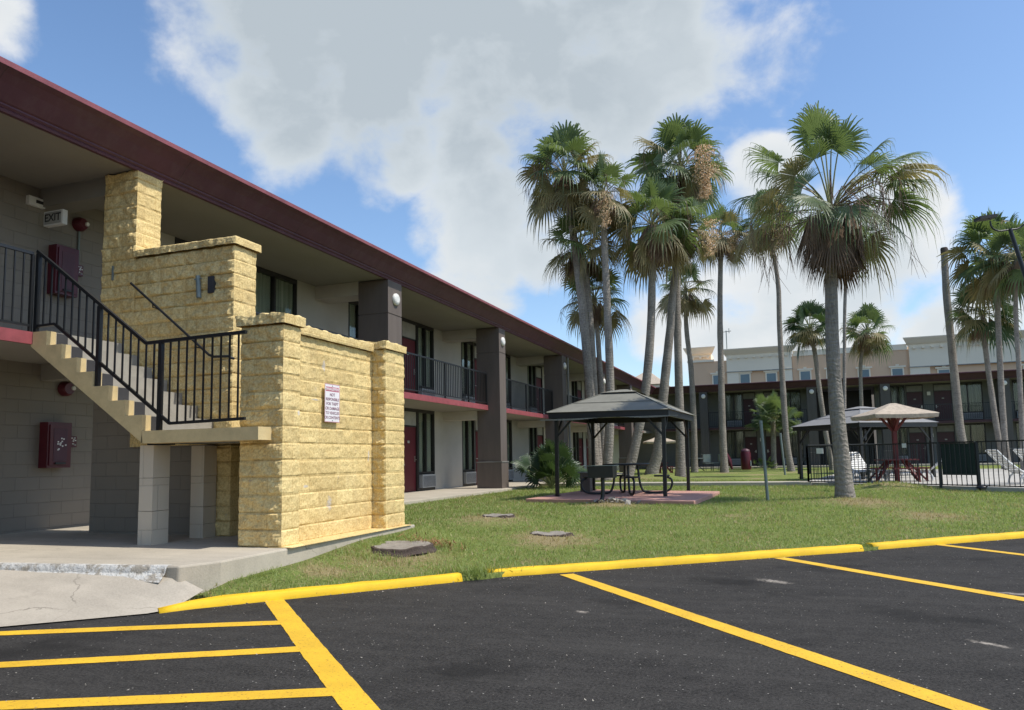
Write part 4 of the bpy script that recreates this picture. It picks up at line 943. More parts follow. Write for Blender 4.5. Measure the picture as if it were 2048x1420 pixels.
def palm(key, seed):
    pts, rb, rt, Rr, lab = PALMS[key]; pts = [list(p) for p in pts]
    pts[0][2] = gz(pts[0][0], pts[0][1]) if key != 'P' and key != 'Q' and key != 'R' else .40
    root = empty('fan_palm', pts[0], lab, 'palm tree', GP); rnd = random.Random(seed)
    trunk(root, pts, rb*.70, rt*.70, seed); top = Vector(pts[-1])
    if key == 'K':
        def H(x, z, d, L_, f): return (top+CR*(x*.93-.12)+CF*d+Z*(z+.12), L_*.93, f)
        ex = [H(.12,1.80,.1,1.08,.05), H(-.25,1.55,-.3,1.0,.1), H(.42,1.60,.35,1.0,.15), H(.2,1.2,-.5,.9,.3), H(-1.05,1.10,.1,1.1,.40), H(-.75,1.0,.7,1.0,.4), H(1.62,1.0,.1,1.15,.6), H(1.35,.95,.6,1.1,.6), H(1.85,.75,-.2,1.1,.8), H(1.65,.45,-.3,1.0,.75),
              H(1.45,-.05,-.45,1.05,.85), H(.12,-.35,-.95,1.0,.95), H(-1.5,.35,.1,1.05,.75), H(-1.35,-.25,.5,1.0,.85), H(-.7,-.1,-.9,.85,.95), H(.9,-.35,-.5,1.0,.95), H(.8,.9,-.6,.85,.5), H(-.55,.8,-.75,.8,.5), H(.4,.2,1.3,1.0,.7), H(-.6,.3,1.2,1.0,.7), H(1.15,-.75,.3,.85,1), H(.0,1.15,-.5,.9,.1), H(-.15,.75,.9,1,.3), H(.65,.55,-1.0,.8,.6), H(-1.0,.45,-.7,.85,.6), H(1.75,.15,.4,.95,.8), H(1.2,.35,.9,.95,.7), H(-1.5,.0,-.5,.85,.8)]
        crown(root, top, 2.2, 0, rnd, 40, explicit=ex, skirt=60, petr=.016, old=.15, dead=44)
        k = MB()
        for i in range(30):
            a = rnd.uniform(0, 6.283); r = rnd.uniform(.5, 1.0); e = top+Vector((math.cos(a)*r, math.sin(a)*r, rnd.uniform(-.6, .15)))
            k.tube([top+Z*.05, top.lerp(e, .5)+Z*.18, e], [.016, .010, .006], 4, False)
        k.build('bare_stalks', 'deadleaf', root, fix=False)
        blossom(root, top+CR*(-1.35)+CF*-.2+Z*.35, .22, 1.45, rnd, 420); return
    cfg = dict(A=(34,24,44), B=(26,20,36), C=(22,14,24), D=(24,20,26), E=(31,36,28), F=(23,22,24), G=(37,22,32), H=(24,16,16), I=(22,24,34), J=(24,22,30), L=(18,26,6), M=(32,10,2), N=(28,24,6), P=(36,26,14), Q=(28,12,2), R=(28,20,10))[key]
    Rr *= 1.0
    old = dict(A=.8, B=1.2, C=.9, D=1.0, I=1.8, J=.9, F=1.1, H=.8, N=.6, G=.45, E=.55).get(key, .3)
    crown(root, top, Rr, cfg[0], rnd, 24, mats=('frond_dark' if key in 'MQ' else 'frond', 'frond_old'), skirt=cfg[1], dead=cfg[2], old=old, low=-52 if key not in 'MQ' else -42, droopk=.95)
    if key == 'G': blossom(root, top+CR*.62-CF*1.75+Z*.35, .62, 2.5, rnd, 1900)
    if key == 'D': blossom(root, top+CR*(-.1)-CF*1.35-Z*.3, .40, 1.5, rnd, 800)
    if key == 'F': blossom(root, top+CR*.6-CF*1.3+Z*.1, .5, 1.6, rnd, 700)
    if key == 'P': blossom(root, top-CR*.55-CF*1.7+Z*1.2, .26, 2.1, rnd, 700)
    if key == 'I': blossom(root, top+CR*.1-CF*1.0-Z*.0, .50, 1.2, rnd, 700)
PALMS['J'] = ([(.21,43.7,.36), (.05,43.7,2.06), (.01,43.7,4.8), (.01,43.7,8.41), (.06,43.7,10.38), (-.05,43.7,12.02), (-.35,43.7,14.3)], .30, .14, 2.2, 'tall straight palm with a ragged half brown crown touching the big nearest palm')
for i, kk in enumerate(PALMS): palm(kk, 100+i*7)
for nm, pts, rb, rt, lab in (('O', [(8.66,44,.40), (8.43,44,2.1), (8.36,44,4.42), (8.32,44,6.76), (8.27,44,9.39), (8.32,44,11.84)], .27, .165, 'crooked bare palm trunk without a crown, standing behind the pool fence at the right'),):
    root = empty('dead_palm', pts[0], lab, 'dead palm'); trunk(root, pts, rb, rt, 5)
    t = Vector(pts[-1]); k = MB(); k.tube([t-Z*.25, t, t+Z*.07], [rt*1.08, rt*1.1, rt*.9], 12); k.build('cut_top', 'stump_side', root)

# small palms and bushes
def bush(name, loc, Rr, n, seed, label, cat, m='frond_dark', low=5, nseg=16, th=None, lb=.42, grp=None):
    rnd = random.Random(seed); root = empty(name, loc, label, cat, grp); top = Vector(loc)
    if th: trunk(root, [loc, (loc[0]+.05, loc[1], loc[2]+th*.5), (loc[0]+.1, loc[1], loc[2]+th)], .2, .16, seed); top = Vector((loc[0]+.1, loc[1], loc[2]+th))
    k = MB(); kp = MB()
    for i in range(n):
        a = rnd.uniform(0, 6.283); e = R(rnd.uniform(low, 85)); pl = Rr*rnd.uniform(.35, .95)
        dv = Vector((math.cos(a)*math.cos(e), math.sin(a)*math.cos(e), math.sin(e))); hub = top+dv*pl
        t = petiole(kp, top, hub, pl*.08, .010)
        fan(k, hub, (dv*1.0-Z*.15).normalized(), (Z+Vector((rnd.gauss(0,.6), rnd.gauss(0,.6), 0))).normalized(), Rr*lb*rnd.uniform(.8, 1.1), nseg, rnd.uniform(80, 115), .35, rnd)
    k.build('fronds', m, root, fix=False); kp.build('stalks', 'petiole', root, fix=False)
    return root
bush('palm_bush', (-7.62,24.9,.33), 1.35, 60, 4, 'dark green palm bush growing low beside the left motel walkway', 'palm bush', low=18)
bush('fan_palm', (-.79,51.0,.42), 1.35, 90, 8, 'short bushy yellow-green palm in front of the upper balcony of the far wing', 'palm tree', 'frond', -30, 18, 3.1, .52, GP)
bush('palm_bush', (-1.35,50.4,.42), .75, 22, 9, 'small leafy palm bush at the foot of the short palm by the far wing', 'palm bush', 'frond')

# ------------------------------------------------------------------ stumps
def stump(c, rx, ry, h, label, rot=0):
    x, y = c; z = gz(x, y)-.05; t = empty('tree_stump', (x, y, z), label, 'tree stump', 'sawn palm stumps in the lawn')
    k = MB(); n = 40; vs = []
    for (s, hh) in ((1.1, -.03), (1.0, .45), (.97, .9), (.90, 1.0)):
        for j in range(n):
            a = 2*math.pi*j/n; q = 1+.22*noise.noise((math.cos(a)*1.6+x, math.sin(a)*1.6, 0))+.06*noise.noise((j*.8, s*9, x))
            p = Vector((math.cos(a)*rx*s*q, math.sin(a)*ry*s*q, 0)); p.rotate(Matrix.Rotation(rot, 3, 'Z')); vs.append((x+p.x, y+p.y, z+h*hh+.035*noise.noise((math.cos(a)*1.4, math.sin(a)*1.4, x))+.012*noise.noise((j*.9, s, 2))))
    k.add(vs, [(i*n+j, i*n+(j+1) % n, (i+1)*n+(j+1) % n, (i+1)*n+j) for i in range(3) for j in range(n)]); k.build('bark', 'stump_side', t)
    k = MB(); k.add(vs[-n:]+[(x, y, z+h*.97)], [(j, (j+1) % n, n) for j in range(n)], True); k.build('sawn_top', 'stump', t)
stump((-4.86,8.98), .42, .50, .085, 'large low sawn palm stump beside the yellow block wall', .4)
stump((-4.83,12.5), .30, .26, .05, 'farther pale palm stump on a small grass mound')
stump((-3.42,11.05), .33, .26, .055, 'middle dark-sided palm stump between the other two')
k = MB(); rnd = random.Random(2)
for i in range(420):
    p = Vector((-4.62+rnd.gauss(0,.22), 9.45+rnd.gauss(0,.16), 0)); p.z = gz(p.x, p.y)+abs(rnd.gauss(.03,.04)); d = Vector((rnd.gauss(0,1), rnd.gauss(0,1), rnd.gauss(0,.35))).normalized()
    e = d.cross(Z).normalized(); s = rnd.uniform(.03, .10); k.add([p-d*s, p+e*.006, p+d*s, p-e*.006], [(0,1,2,3)])
tag(k.build('fibre_heap', 'debris', None, fix=False), 'small heap of reddish palm fibre behind the large stump', 'plant debris', kind='stuff')

# ------------------------------------------------------------------ gazebos
def hip_roof(k, hw, hd, z0, z1, cw, cd, xf, lip=.0):
    c = [(-hw,-hd,z0), (hw,-hd,z0), (hw,hd,z0), (-hw,hd,z0), (-cw,-cd,z1), (cw,-cd,z1), (cw,cd,z1), (-cw,cd,z1)]
    k.add([xf(Vector(p)) for p in c], [(0,1,5,4), (1,2,6,5), (2,3,7,6), (3,0,4,7), (4,5,6,7)])
def gazebo(loc, rz, hw, hd, eave, peak, roofmat, label, tilt=0, brace=.45, pw=.085, over=.16, corner=None, capn=.2):
    t = empty('gazebo', loc, label, 'gazebo', 'metal gazebos', 0); Mx = Matrix.Translation(loc) @ Matrix.Rotation(rz, 4, 'Z') @ Matrix.Rotation(tilt, 4, 'Y')
    xf = lambda v: Mx @ v
    for sx in (-1, 1):
        for sy in (-1, 1):
            k = MB(); px, py = sx*(hw-over), sy*(hd-over); k.box(px-pw/2, px+pw/2, py-pw/2, py+pw/2, -.05, eave-.02, xf=xf); k.box(px-pw*.9, px+pw*.9, py-pw*.9, py+pw*.9, .0, .012, xf=xf)
            p = k.build('post', 'black', t)
            k = MB(); a = brace
            k.bar(xf(Vector((px, py, eave-.10-a))), xf(Vector((px-sx*a, py, eave-.06))), .035, .05); k.bar(xf(Vector((px, py, eave-.10-a))), xf(Vector((px, py-sy*a, eave-.06))), .035, .05)
            k.build('brace', 'black', p)
    k = MB(); f = .075; w_ = .045
    for s in (-1, 1):
        k.box(-hw, hw, s*(hd-w_/2)-w_/2, s*(hd-w_/2)+w_/2, eave-.08, eave+f, xf=xf); k.box(s*(hw-w_/2)-w_/2, s*(hw-w_/2)+w_/2, -hd+w_, hd-w_, eave-.08, eave+f, xf=xf)
    k.build('eaves_frame', 'black', t)
    k = MB(); hip_roof(k, hw+.05, hd+.05, eave+f+.004, peak-.10, .42, .42*hd/hw, xf); c = k.build('roof', roofmat, t)
    k = MB()
    for sx in (-1, 1):
        for sy in (-1, 1): k.bar(xf(Vector((sx*(hw+.04), sy*(hd+.04), eave+f+.012))), xf(Vector((sx*.43, sy*.43*hd/hw, peak-.095))), .035, .016)
    for q in (.46,):
        zz = eave+f+.012+(peak-.10-eave-f)*q; a_ = hw+(.42-hw)*q+.03; b_ = hd+(.42*hd/hw-hd)*q+.03
        for (p, r_) in (((-a_,-b_), (a_,-b_)), ((a_,-b_), (a_,b_)), ((a_,b_), (-a_,b_)), ((-a_,b_), (-a_,-b_))): k.bar(xf(Vector((*p, zz))), xf(Vector((*r_, zz))), .02, .008)
    k.build('roof_seams', 'greymetal' if roofmat == 'greymetal' else 'fabric', t)
    k = MB(); hip_roof(k, .50, .50*hd/hw, peak-.085, peak+.02, .10, .08, xf); k.build('vent_cap', roofmat, t)
    return t
M['cover'] = M['greymetal']
k = MB(); P0 = [(-5.98,17.35), (-1.90,16.55), (-1.72,20.9), (-5.70,22.3)]
k.prism(P0, 2, .02, .375); o = k.build('gazebo_pad', 'pink_pad', None); b = o.modifiers.new('b', 'BEVEL'); b.width = .015; b.segments = 2
struct(o)
GL = (-4.06,20.0,.375)
g1 = gazebo(GL, R(-3), 1.53, 1.75, 2.02, 2.74, 'greymetal', 'black metal gazebo with grey hipped roof over the picnic table on a pink slab', R(.8))
k = MB()
for i in range(30):
    t_ = i/29; k.tube if False else None
    k.box(-5.75+3.3*t_-.06, -5.75+3.3*t_+.06, 18.12+.0*t_, 18.16, 2.285-.03*math.sin(t_*9)*abs(math.sin(t_*3)), 2.31)
k.build('curtain_rail', 'trim', g1)
g2 = gazebo((2.72,31.0,.40), R(38), 1.74, 1.74, 1.88, 2.62, 'fabric', 'gazebo with pale grey canopy behind the pool fence, a corner towards the camera', 0, .5, .10)

# picnic table with seats on looped tubes
def loop(k, c, d, r=.030, w=.27, h=.42, top=0):
    """U loop of tube carrying a seat: c ground centre, d radial direction"""
    c = Vector(c); s = Vector((-d.y, d.x, 0))
    pts = []
    for i in range(9):
        a = math.pi*i/8; pts.append(c-d*0+s*(-w*math.cos(a))*1.0+Z*(.14-.13*math.sin(a)))
    pts = [c-s*w+Z*h]+pts+[c+s*w+Z*h]
    k.tube(pts, r, 8)
def picnic(loc, label):
    t = empty('picnic_table', loc, label, 'picnic table'); L0 = Vector(loc)
    k = MB(); n = 6; vs = []
    k.lathe(L0+Z*.74, [(.60,0), (.62,.01), (.62,.035), (.60,.045)], 24); k.build('table_top', 'black', t)
    for i in range(4):
        a = R(20+90*i); d = Vector((math.cos(a), math.sin(a), 0)); c = L0+d*.92
        k = MB(); k.lathe(c+Z*.43, [(.20,0), (.21,.01), (.21,.03), (.195,.04)], 16); sq = k.build('seat', 'black', t)
        k = MB(); s = Vector((-d.y, d.x, 0)); P = []
        # tube: under the table edge, down, along the ground, up under the seat
        P = [L0+d*.30+Z*.73, L0+d*.34+Z*.30, L0+d*.42+Z*.08, L0+d*.56+Z*.03, L0+d*.90+Z*.03, L0+d*1.10+Z*.08, L0+d*1.18+Z*.22, L0+d*1.16+Z*.36, L0+d*1.04+Z*.42]
        k.tube(catmull(P, 4), .030, 8); k.build('leg', 'black', t)
    return t
picnic((-3.95,19.6,.377), 'round black metal picnic table with four attached seats under the near gazebo')

# charcoal grill on a post
t = empty('charcoal_grill', (-3.90,16.62,gz(-3.9,16.62)), 'black box charcoal grill on a single bent post in front of the pink slab', 'grill')
GZ = gz(-3.9,16.62)
k = MB(); k.tube(catmull([(-4.02,16.45,GZ-.02), (-3.93,16.60,GZ+.05), (-3.90,16.64,GZ+.22), (-3.90,16.66,GZ+.58)], 5), .045, 10); k.build('post', 'black', t)
k = MB(); z0 = GZ+.55; x0, x1, y0, y1 = -4.19,-3.62,16.45,16.88
k.box(x0,x1,y0,y1,z0,z0+.02); k.box(x0,x0+.012,y0,y1,z0+.02,z0+.27); k.box(x1-.012,x1,y0,y1,z0+.02,z0+.27); k.box(x0+.012,x1-.012,y1-.012,y1,z0+.02,z0+.27); k.box(x0+.012,x1-.012,y0,y0+.012,z0+.02,z0+.25)
k.build('firebox', 'black', t)
k = MB()
for i in range(12): k.box(x0+.03+i*.045, x0+.042+i*.045, y0-.02, y1, z0+.262, z0+.274)
k.box(x0-.05, x1+.05, y0-.03, y0-.018, z0+.262, z0+.276); k.tube([(x0-.06,y0+.1,z0+.268), (x0-.13,y0+.1,z0+.27)], .012, 6); k.tube([(x1,y0+.1,z0+.268), (x1+.12,y0+.1,z0+.27)], .012, 6)
k.build('grate', 'galv', t)
k = MB(); rnd = random.Random(4)
for i in range(60):
    a = rnd.uniform(0, 6.283); r = abs(rnd.gauss(0,.24)); x, y = -3.62+math.cos(a)*r*1.2, 16.62+math.sin(a)*r*.7; s = rnd.uniform(.03,.09); z = gz(x, y)
    vs = [Vector((x, y, z+s*.3))+Vector((rnd.uniform(-1,1), rnd.uniform(-1,1), rnd.uniform(-.6,1)))*s for _ in range(6)]
    bm = bmesh.new(); [bm.verts.new(v) for v in vs]; bmesh.ops.convex_hull(bm, input=bm.verts)
    bm.verts.index_update(); k.add([v.co.copy() for v in bm.verts], [tuple(v.index for v in f.verts) for f in bm.faces]); bm.free()
tag(k.build('rubble_heap', 'rubble', None), 'small heap of broken concrete at the foot of the grill post', 'rubble', kind='stuff')
t = empty('brick_pier', (-5.35,20.9,.37), 'short brown pier with a pale cap at the back left of the gazebo slab', 'pier')
boxobj('shaft', 'brown', t, -5.52,-5.24, 20.8,21.1, .36,.90); boxobj('cap', 'trim', t, -5.58,-5.18, 20.76,21.14, .901,.93)

# poles in the lawn
def pole(x, y, h, r, lean, label):
    z = gz(x, y); t = empty('metal_pole', (x, y, z), label, 'pole', 'bare metal poles in the lawn')
    k = MB(); k.tube([(x, y, z-.1), (x+lean, y, z+h)], r, 10); k.build('shaft', 'galv', t)
    k = MB(); k.tube([(x+lean, y, z+h-.06), (x+lean*1.02, y, z+h+.012)], r*1.15, 10); k.build('end_cap', 'galv', t)
pole(-.44, 18.0, 1.80, .036, -.07, 'nearer grey metal pole standing bare in the lawn')
pole(-.10, 37.7, 1.95, .05, -.12, 'farther thin grey pole beside a leaning palm trunk')

# ------------------------------------------------------------------ pool fence
def fence_run(t, a, b, z, h, sp=.125, posts=True):
    a = Vector((*a, z)); b = Vector((*b, z)); d = (b-a).normalized(); n = int((b-a).length/sp); w = .009
    k = MB(); k.bar(a+Z*h, b+Z*h, .04, .035); k.bar(a+Z*.10, b+Z*.10, .03, .03)
    for i in range(n+1):
        p = a.lerp(b, i/n); k.box(p.x-w, p.x+w, p.y-w, p.y+w, z+.08, z+h)
    k.build('picket_panel', 'black', t)
    m = max(1, round((b-a).length/1.9))
    if posts:
        for i in range(m+1):
            p = a.lerp(b, i/m); boxobj('post', 'black', t, p.x-.03, p.x+.03, p.y-.03, p.y+.03, z-.1, z+h+.02)
FZ = .33
t = empty('pool_fence', (.63,26.2,FZ), 'black metal picket fence round the pool deck with a green mesh covered gate', 'fence')
fence_run(t, (.63,26.22), (3.86,23.10), FZ, 1.22); fence_run(t, (4.62,22.37), (12,15.2), FZ, 1.22)
fence_run(t, (.63,26.22), (4.4,30.4), .40, 1.20)
k = MB(); a = Vector((3.90,23.06,0)); b = Vector((4.58,22.41,0))
ga = empty('pool_gate', (3.9,23.06,FZ), 'black pool gate backed with dark green mesh panel', 'gate')
k = MB(); A, B = a+Z*(FZ+.0), b+Z*(FZ+.0)
k.bar(A+Z*1.22, B+Z*1.22, .04, .04); k.bar(A+Z*.10, B+Z*.10, .03, .03)
for i in range(8): p = A.lerp(B, i/7); k.box(p.x-.01, p.x+.01, p.y-.01, p.y+.01, FZ+.08, FZ+1.21)
k.build('bars', 'black', ga)
n_ = Vector((.7,.72,0))*.03; k = MB(); k.add([A+n_+Z*.36, B+n_+Z*.36, B+n_+Z*1.19, A+n_+Z*1.19, A+n_*1.3+Z*.36, B+n_*1.3+Z*.36, B+n_*1.3+Z*1.19, A+n_*1.3+Z*1.19], [(0,1,2,3), (7,6,5,4), (0,4,5,1), (2,6,7,3), (1,5,6,2), (0,3,7,4)]); k.build('mesh_panel', 'greenmesh', ga)
k = MB(); k.lathe((4.66,22.33,FZ+.03), [(.13,0), (.13,.05), (.06,.07)], 16); k.build('gate_stop', 'black', ga)
def notice(x, y, z, w_, h_, label):
    t = empty('fence_notice', (x, y, z), label, 'sign', 'white notices on the pool fence'); d = Vector((.72,-.69,0)); c = Vector((x, y, z))
    k = MB(); n = Vector((-.69,-.72,0))*.035
    k.add([c+n-d*w_/2-Z*h_/2, c+n+d*w_/2-Z*h_/2, c+n+d*w_/2+Z*h_/2, c+n-d*w_/2+Z*h_/2]+[c+n*.6-d*w_/2-Z*h_/2, c+n*.6+d*w_/2-Z*h_/2, c+n*.6+d*w_/2+Z*h_/2, c+n*.6-d*w_/2+Z*h_/2], [(0,1,2,3), (7,6,5,4), (0,4,5,1), (2,6,7,3), (1,5,6,2), (0,3,7,4)]); k.build('board', 'white', t)
notice(1.02,25.85,1.40,.26,.17,'small white notice at the left end of the pool fence'); notice(3.15,23.79,1.50,.13,.12,'tiny white notice high on the fence by the red post')

# ------------------------------------------------------------------ shade canopies on timber posts
def shade(loc, sc_, label, table=True, canopy='shingle'):
    x, y, z = loc; t = empty('shade_umbrella', loc, label, 'umbrella', 'square shades on red timber posts'); s = sc_
    Mx = Matrix.Translation(loc) @ Matrix.Rotation(R(17), 4, 'Z') @ Matrix.Diagonal((.80*s, .80*s, .94*s, 1)); xf = lambda v: Mx @ v
    k = MB(); k.box(-.075,.075,-.075,.075, 0,2.20, xf=xf); k.build('post', 'wood_red', t)
    for a in range(4):
        dx, dy = ((1,0), (-1,0), (0,1), (0,-1))[a]; k = MB(); k.bar(xf(Vector((dx*.07, dy*.07, 1.70))), xf(Vector((dx*.52, dy*.52, 2.17))), .08*s, .06*s); k.build('brace', 'wood_red', t)
    k = MB(); n = 14; vs = []; ring = []
    prof = [(.10,2.62), (.55,2.44), (1.18,2.24), (1.20,2.22), (1.17,2.10), (1.15,2.11), (1.14,2.19), (.5,2.36)]
    for (r, h) in prof:
        for q in range(4*n):
            e, f = divmod(q, n); f = f/n*2-1
            p = ((f,-1), (1,f), (-f,1), (-1,-f))[e]; sag = .02*math.cos(f*math.pi/2)
            vs.append(xf(Vector((p[0]*r, p[1]*r, h-(sag if r > 1 else 0)+.006*math.sin(q*2.1)*(h < 2.15)))))
    m = 4*n; k.add(vs, [(i*m+j, i*m+(j+1) % m, (i+1)*m+(j+1) % m, (i+1)*m+j) for i in range(len(prof)-1) for j in range(m)]); k.add(vs[:m], [tuple(range(m))]); k.build('canopy', canopy, t)
    if table:
        k = MB(); k.box(-.6,.6,-.6,-.085, .70,.74, xf=xf); k.box(-.6,.6,.085,.6, .70,.74, xf=xf); k.box(-.6,-.085,-.085,.085, .70,.74, xf=xf); k.box(.085,.6,-.085,.085, .70,.74, xf=xf); k.build('table_top', 'wood_red', t)
        for a in range(4):
            Ra = Matrix.Rotation(a*math.pi/2, 4, 'Z'); x2 = lambda v, Ra=Ra: xf(Ra @ v)
            k = MB(); k.box(-.55,.55, .82,1.08, .42,.46, xf=x2); be = k.build('bench', 'wood_red', t)
            k = MB()
            for sx in (-.4,.4): k.bar(x2(Vector((sx,.98,0))), x2(Vector((sx*.5,.30,.70))), .07*s, .05*s); k.bar(x2(Vector((sx,.95,0))), x2(Vector((sx,.95,.42))), .06*s)
            k.build('leg', 'wood_red', be)
shade((3.25,26.6,.40), 1.0, 'tan square shade on a red timber post with red table behind the pool fence')
shade((-6.35,40.5,.42), .80, 'small pale square shade with red table seen far off under the near gazebo roof')

# sun loungers
def lounger(x, y, rz, label):
    z = .40; t = empty('sun_lounger', (x, y, z), label, 'sun lounger', 'white slatted sun loungers on the pool deck'); Mx = Matrix.Translation((x, y, z)) @ Matrix.Rotation(rz, 4, 'Z'); xf = lambda v: Mx @ v
    k = MB()
    for s in (-.3,.3):
        k.tube([xf(Vector(p)) for p in ((0,s,.32), (1.25,s,.30))], .028, 6); k.tube([xf(Vector(p)) for p in ((0,s,.32), (-.35,s,.60), (-.62,s,.92))], .028, 6)
        for u in (.1, 1.05): k.tube([xf(Vector((u+.20*math.cos(a), s, .02+.28*math.sin(a)))) for a in [math.pi*q/8 for q in range(9)]], .024, 6)
    k.build('frame', 'white', t)
    k = MB()
    for i in range(11): k.box(.02+i*.112, .10+i*.112, -.28,.28, .345,.36, xf=xf)
    for i in range(9):
        u = i/8; c = Vector((-.04-.56*u, 0, .36+.56*u)); d = Vector((-.707,0,.707))*.032; n = Vector((.707,0,.707))*.008
        vs = [xf(c+d*a+n*b+Vector((0, e*.28, 0))) for a in (-1, 1) for b in (-1, 1) for e in (-1, 1)]; k.add(vs, [(0,1,3,2), (4,6,7,5), (0,4,5,1), (2,3,7,6), (0,2,6,4), (1,5,7,3)])
    k.build('slats', 'white', t)
lounger(5.85,23.9,R(12),'nearer white slatted sun lounger with raised back beside the green gate'); lounger(6.75,24.9,R(20),'second white sun lounger behind, at the right edge of the pool deck')
lounger(2.35,27.6,R(-60),'white sun lounger half hidden by the biggest palm trunk'); lounger(4.2,26.9,R(170),'low white sun lounger beside the red table inside the fence')

# lamp post
t = empty('lamp_post', (6.45,21.2,.38), 'tall black lamp post with twin floodlight heads at the right edge', 'lamp post')
LP = Vector((6.60,22.6,.38)); k = MB(); k.tube([LP, LP+Vector((-.28,0,4.2)), LP+Vector((-.78,0,6.72))], [.075,.06,.05], 12); k.build('mast', 'black', t)
tp = LP+Vector((-.78,0,6.72)); k = MB(); k.tube(catmull([tp+Z*-.02, tp-CR*.30+Z*-.05, tp-CR*.47+Z*.05, tp-CR*.50+Z*.22], 4), .022, 8); k.tube(catmull([tp+Z*-.02, tp+CR*.25+Z*.02, tp+CR*.55+Z*.25], 4), .022, 8); k.build('arms', 'black', t)
for s, c in ((-1, tp-CR*.62+Z*.27), (1, tp+CR*.75+Z*.42)):
    k = MB(); h = CR*.22; g = CF*.15; q = [c-h-g, c+h-g, c+h+g, c-h+g]; k.add([p-Z*.03*(-s*0+1)+Z*(.05 if i in (1,2) else 0) for i, p in enumerate(q)]+[p+Z*.05+Z*(.05 if i in (1,2) else 0) for i, p in enumerate(q)], [(0,1,2,3), (7,6,5,4), (0,4,5,1), (1,5,6,2), (2,6,7,3), (3,7,4,0)]); k.build('floodlight', 'plate', t)

# things standing before the far wing
t = empty('litter_bin', (-2.33,48,.42), 'dark red upright bin with a small white flap beside the far wing door', 'litter bin')
k = MB(); k.lathe((-2.33,48,.40), [(.27,0), (.30,.1), (.30,1.0), (.26,1.1)], 20); k.build('drum', 'cabinet', t); k = MB(); k.lathe((-2.33,48,1.502), [(.27,0), (.24,.10), (.10,.17)], 20); k.build('lid', 'maroon', t); boxobj('flap', 'white', t, -2.06,-2.02, 47.8,47.9, .62,.95)
t = empty('folded_umbrella', (-3.25,47.5,.42), 'folded dark red umbrella leaning beside a slender palm trunk', 'umbrella')
k = MB(); k.tube([(-3.12,47.5,.45), (-3.30,47.5,1.0), (-3.55,47.5,1.75)], [.05,.17,.03], 10); k.build('canopy', 'cabinet', t); k = MB(); k.tube([(-3.08,47.5,.36), (-3.6,47.5,1.85)], .02, 6); k.build('pole', 'trim', t)
t = empty('patio_table', (-4.75,45.5,.42), 'small metal patio table by the far wing between two palm trunks', 'table')
k = MB(); k.lathe((-4.95,45.5,1.12), [(.55,0), (.56,.02), (.55,.04)], 20); k.build('table_top', 'galv', t)
k = MB()
for a in range(3): k.tube([(-4.95+.4*math.cos(a*2.1), 45.5+.4*math.sin(a*2.1), .40), (-4.95,45.5,.75), (-4.95-.3*math.cos(a*2.1), 45.5-.3*math.sin(a*2.1), 1.12)], .02, 6)
k.build('legs', 'black', t)
def chair(x, y, rz, label):
    t = empty('patio_chair', (x, y, .42), label, 'chair', 'patio chairs by the far wing'); Mx = Matrix.Translation((x, y, .42)) @ Matrix.Rotation(rz, 4, 'Z'); xf = lambda v: Mx @ v
    k = MB(); k.box(-.24,.24,-.22,.22,.43,.46, xf=xf); k.build('seat', 'galv', t); k = MB(); k.box(-.24,.24,.20,.23,.50,.95, xf=xf); k.build('backrest', 'galv', t)
    for sx in (-.22,.22):
        for sy in (-.2,.21): k = MB(); k.tube([xf(Vector((sx, sy, 0))), xf(Vector((sx, sy, .46 if sy < 0 else .95)))], .014, 6); k.build('leg', 'black', t)
chair(-4.25,44.8,R(25),'pale patio chair turned slightly left beside the small metal table'); chair(-3.95,45.9,R(-75),'dark patio chair side-on behind a slender palm trunk')
t = empty('park_grill', (.75,38.6,.42), 'dark standing grill and shelf at the left end of the pool fence', 'grill')
boxobj('body', 'black', t, .45,1.05, 38.4,38.8, .95,1.15)
for x in (.5, 1.0): boxobj('leg', 'black', t, x-.04, x+.04, 38.5,38.6, .35,.95)

# ------------------------------------------------------------------ hotel beyond
h = empty('hotel_building', (8,118,0), 'large cream and beige hotel rising behind the far motel wing', 'hotel building')
HY = 110
def hb(name, m, *b): return boxobj(name, m, h, *b)
hb('wall', 'beige', -12.6,36, HY,HY+16, 0,14.6)
hb('coping', 'cream', -12.75,-9.0, HY-.15,HY+.3, 14.55,14.85)
hb('recess_coping', 'cream', 1.5,15.6, HY-.2,HY+.3, 14.6,15.35); 
hb('recess_wall', 'beige', 1.42,15.5, HY-.1,HY-.001, 0,14.95)
def cornice(x0, x1, z0, z1, y=HY):
    c = empty_part = MB(); P = [(y+.1, z0), (y-.25, z0), (y-.3, z0+.25), (y-.55, z0+.5), (y-.95, z1-.12), (y-.98, z1), (y+.1, z1)]
    n = len(P); vs = []
    for e, xx in enumerate((x0, x1)):
        for (yy, zz) in P: vs.append((xx+(-1 if e == 0 else 1)*max(0, (y-.25-yy))*1.0, yy, zz))
    c.add(vs, [tuple(range(n-1, -1, -1)), tuple(range(n, 2*n))]+[(i, (i+1) % n, n+(i+1) % n, n+i) for i in range(n)])
    o = c.build('cornice', 'cream', h)
    k = MB(); xx = x0+.6
    while xx < x1-.3: k.box(xx-.14, xx+.14, y-.62, y-.26, z0-.28, z0-.002); xx += 1.05
    k.build('dentils', 'cream', o)
hb('tower', 'cream', -12.9,-9.6, HY+2,HY+6, 14,16); cornice(-12.7,-9.6,15.5,16.9,HY+2)
hb('attic', 'cream', -7.3,1.35, HY-.3,HY+4, 12.95,15.2); cornice(-7.3,1.35,15.0,16.1,HY-.05)
hb('pilaster', 'cream', -7.3,-5.7, HY-.28,HY-.001, 0,12.9); hb('pilaster', 'cream', -.3,1.35, HY-.28,HY-.001, 0,12.9)
hb('moulding', 'panel', -7.4,1.45, HY-.42,HY-.28, 12.86,12.95)
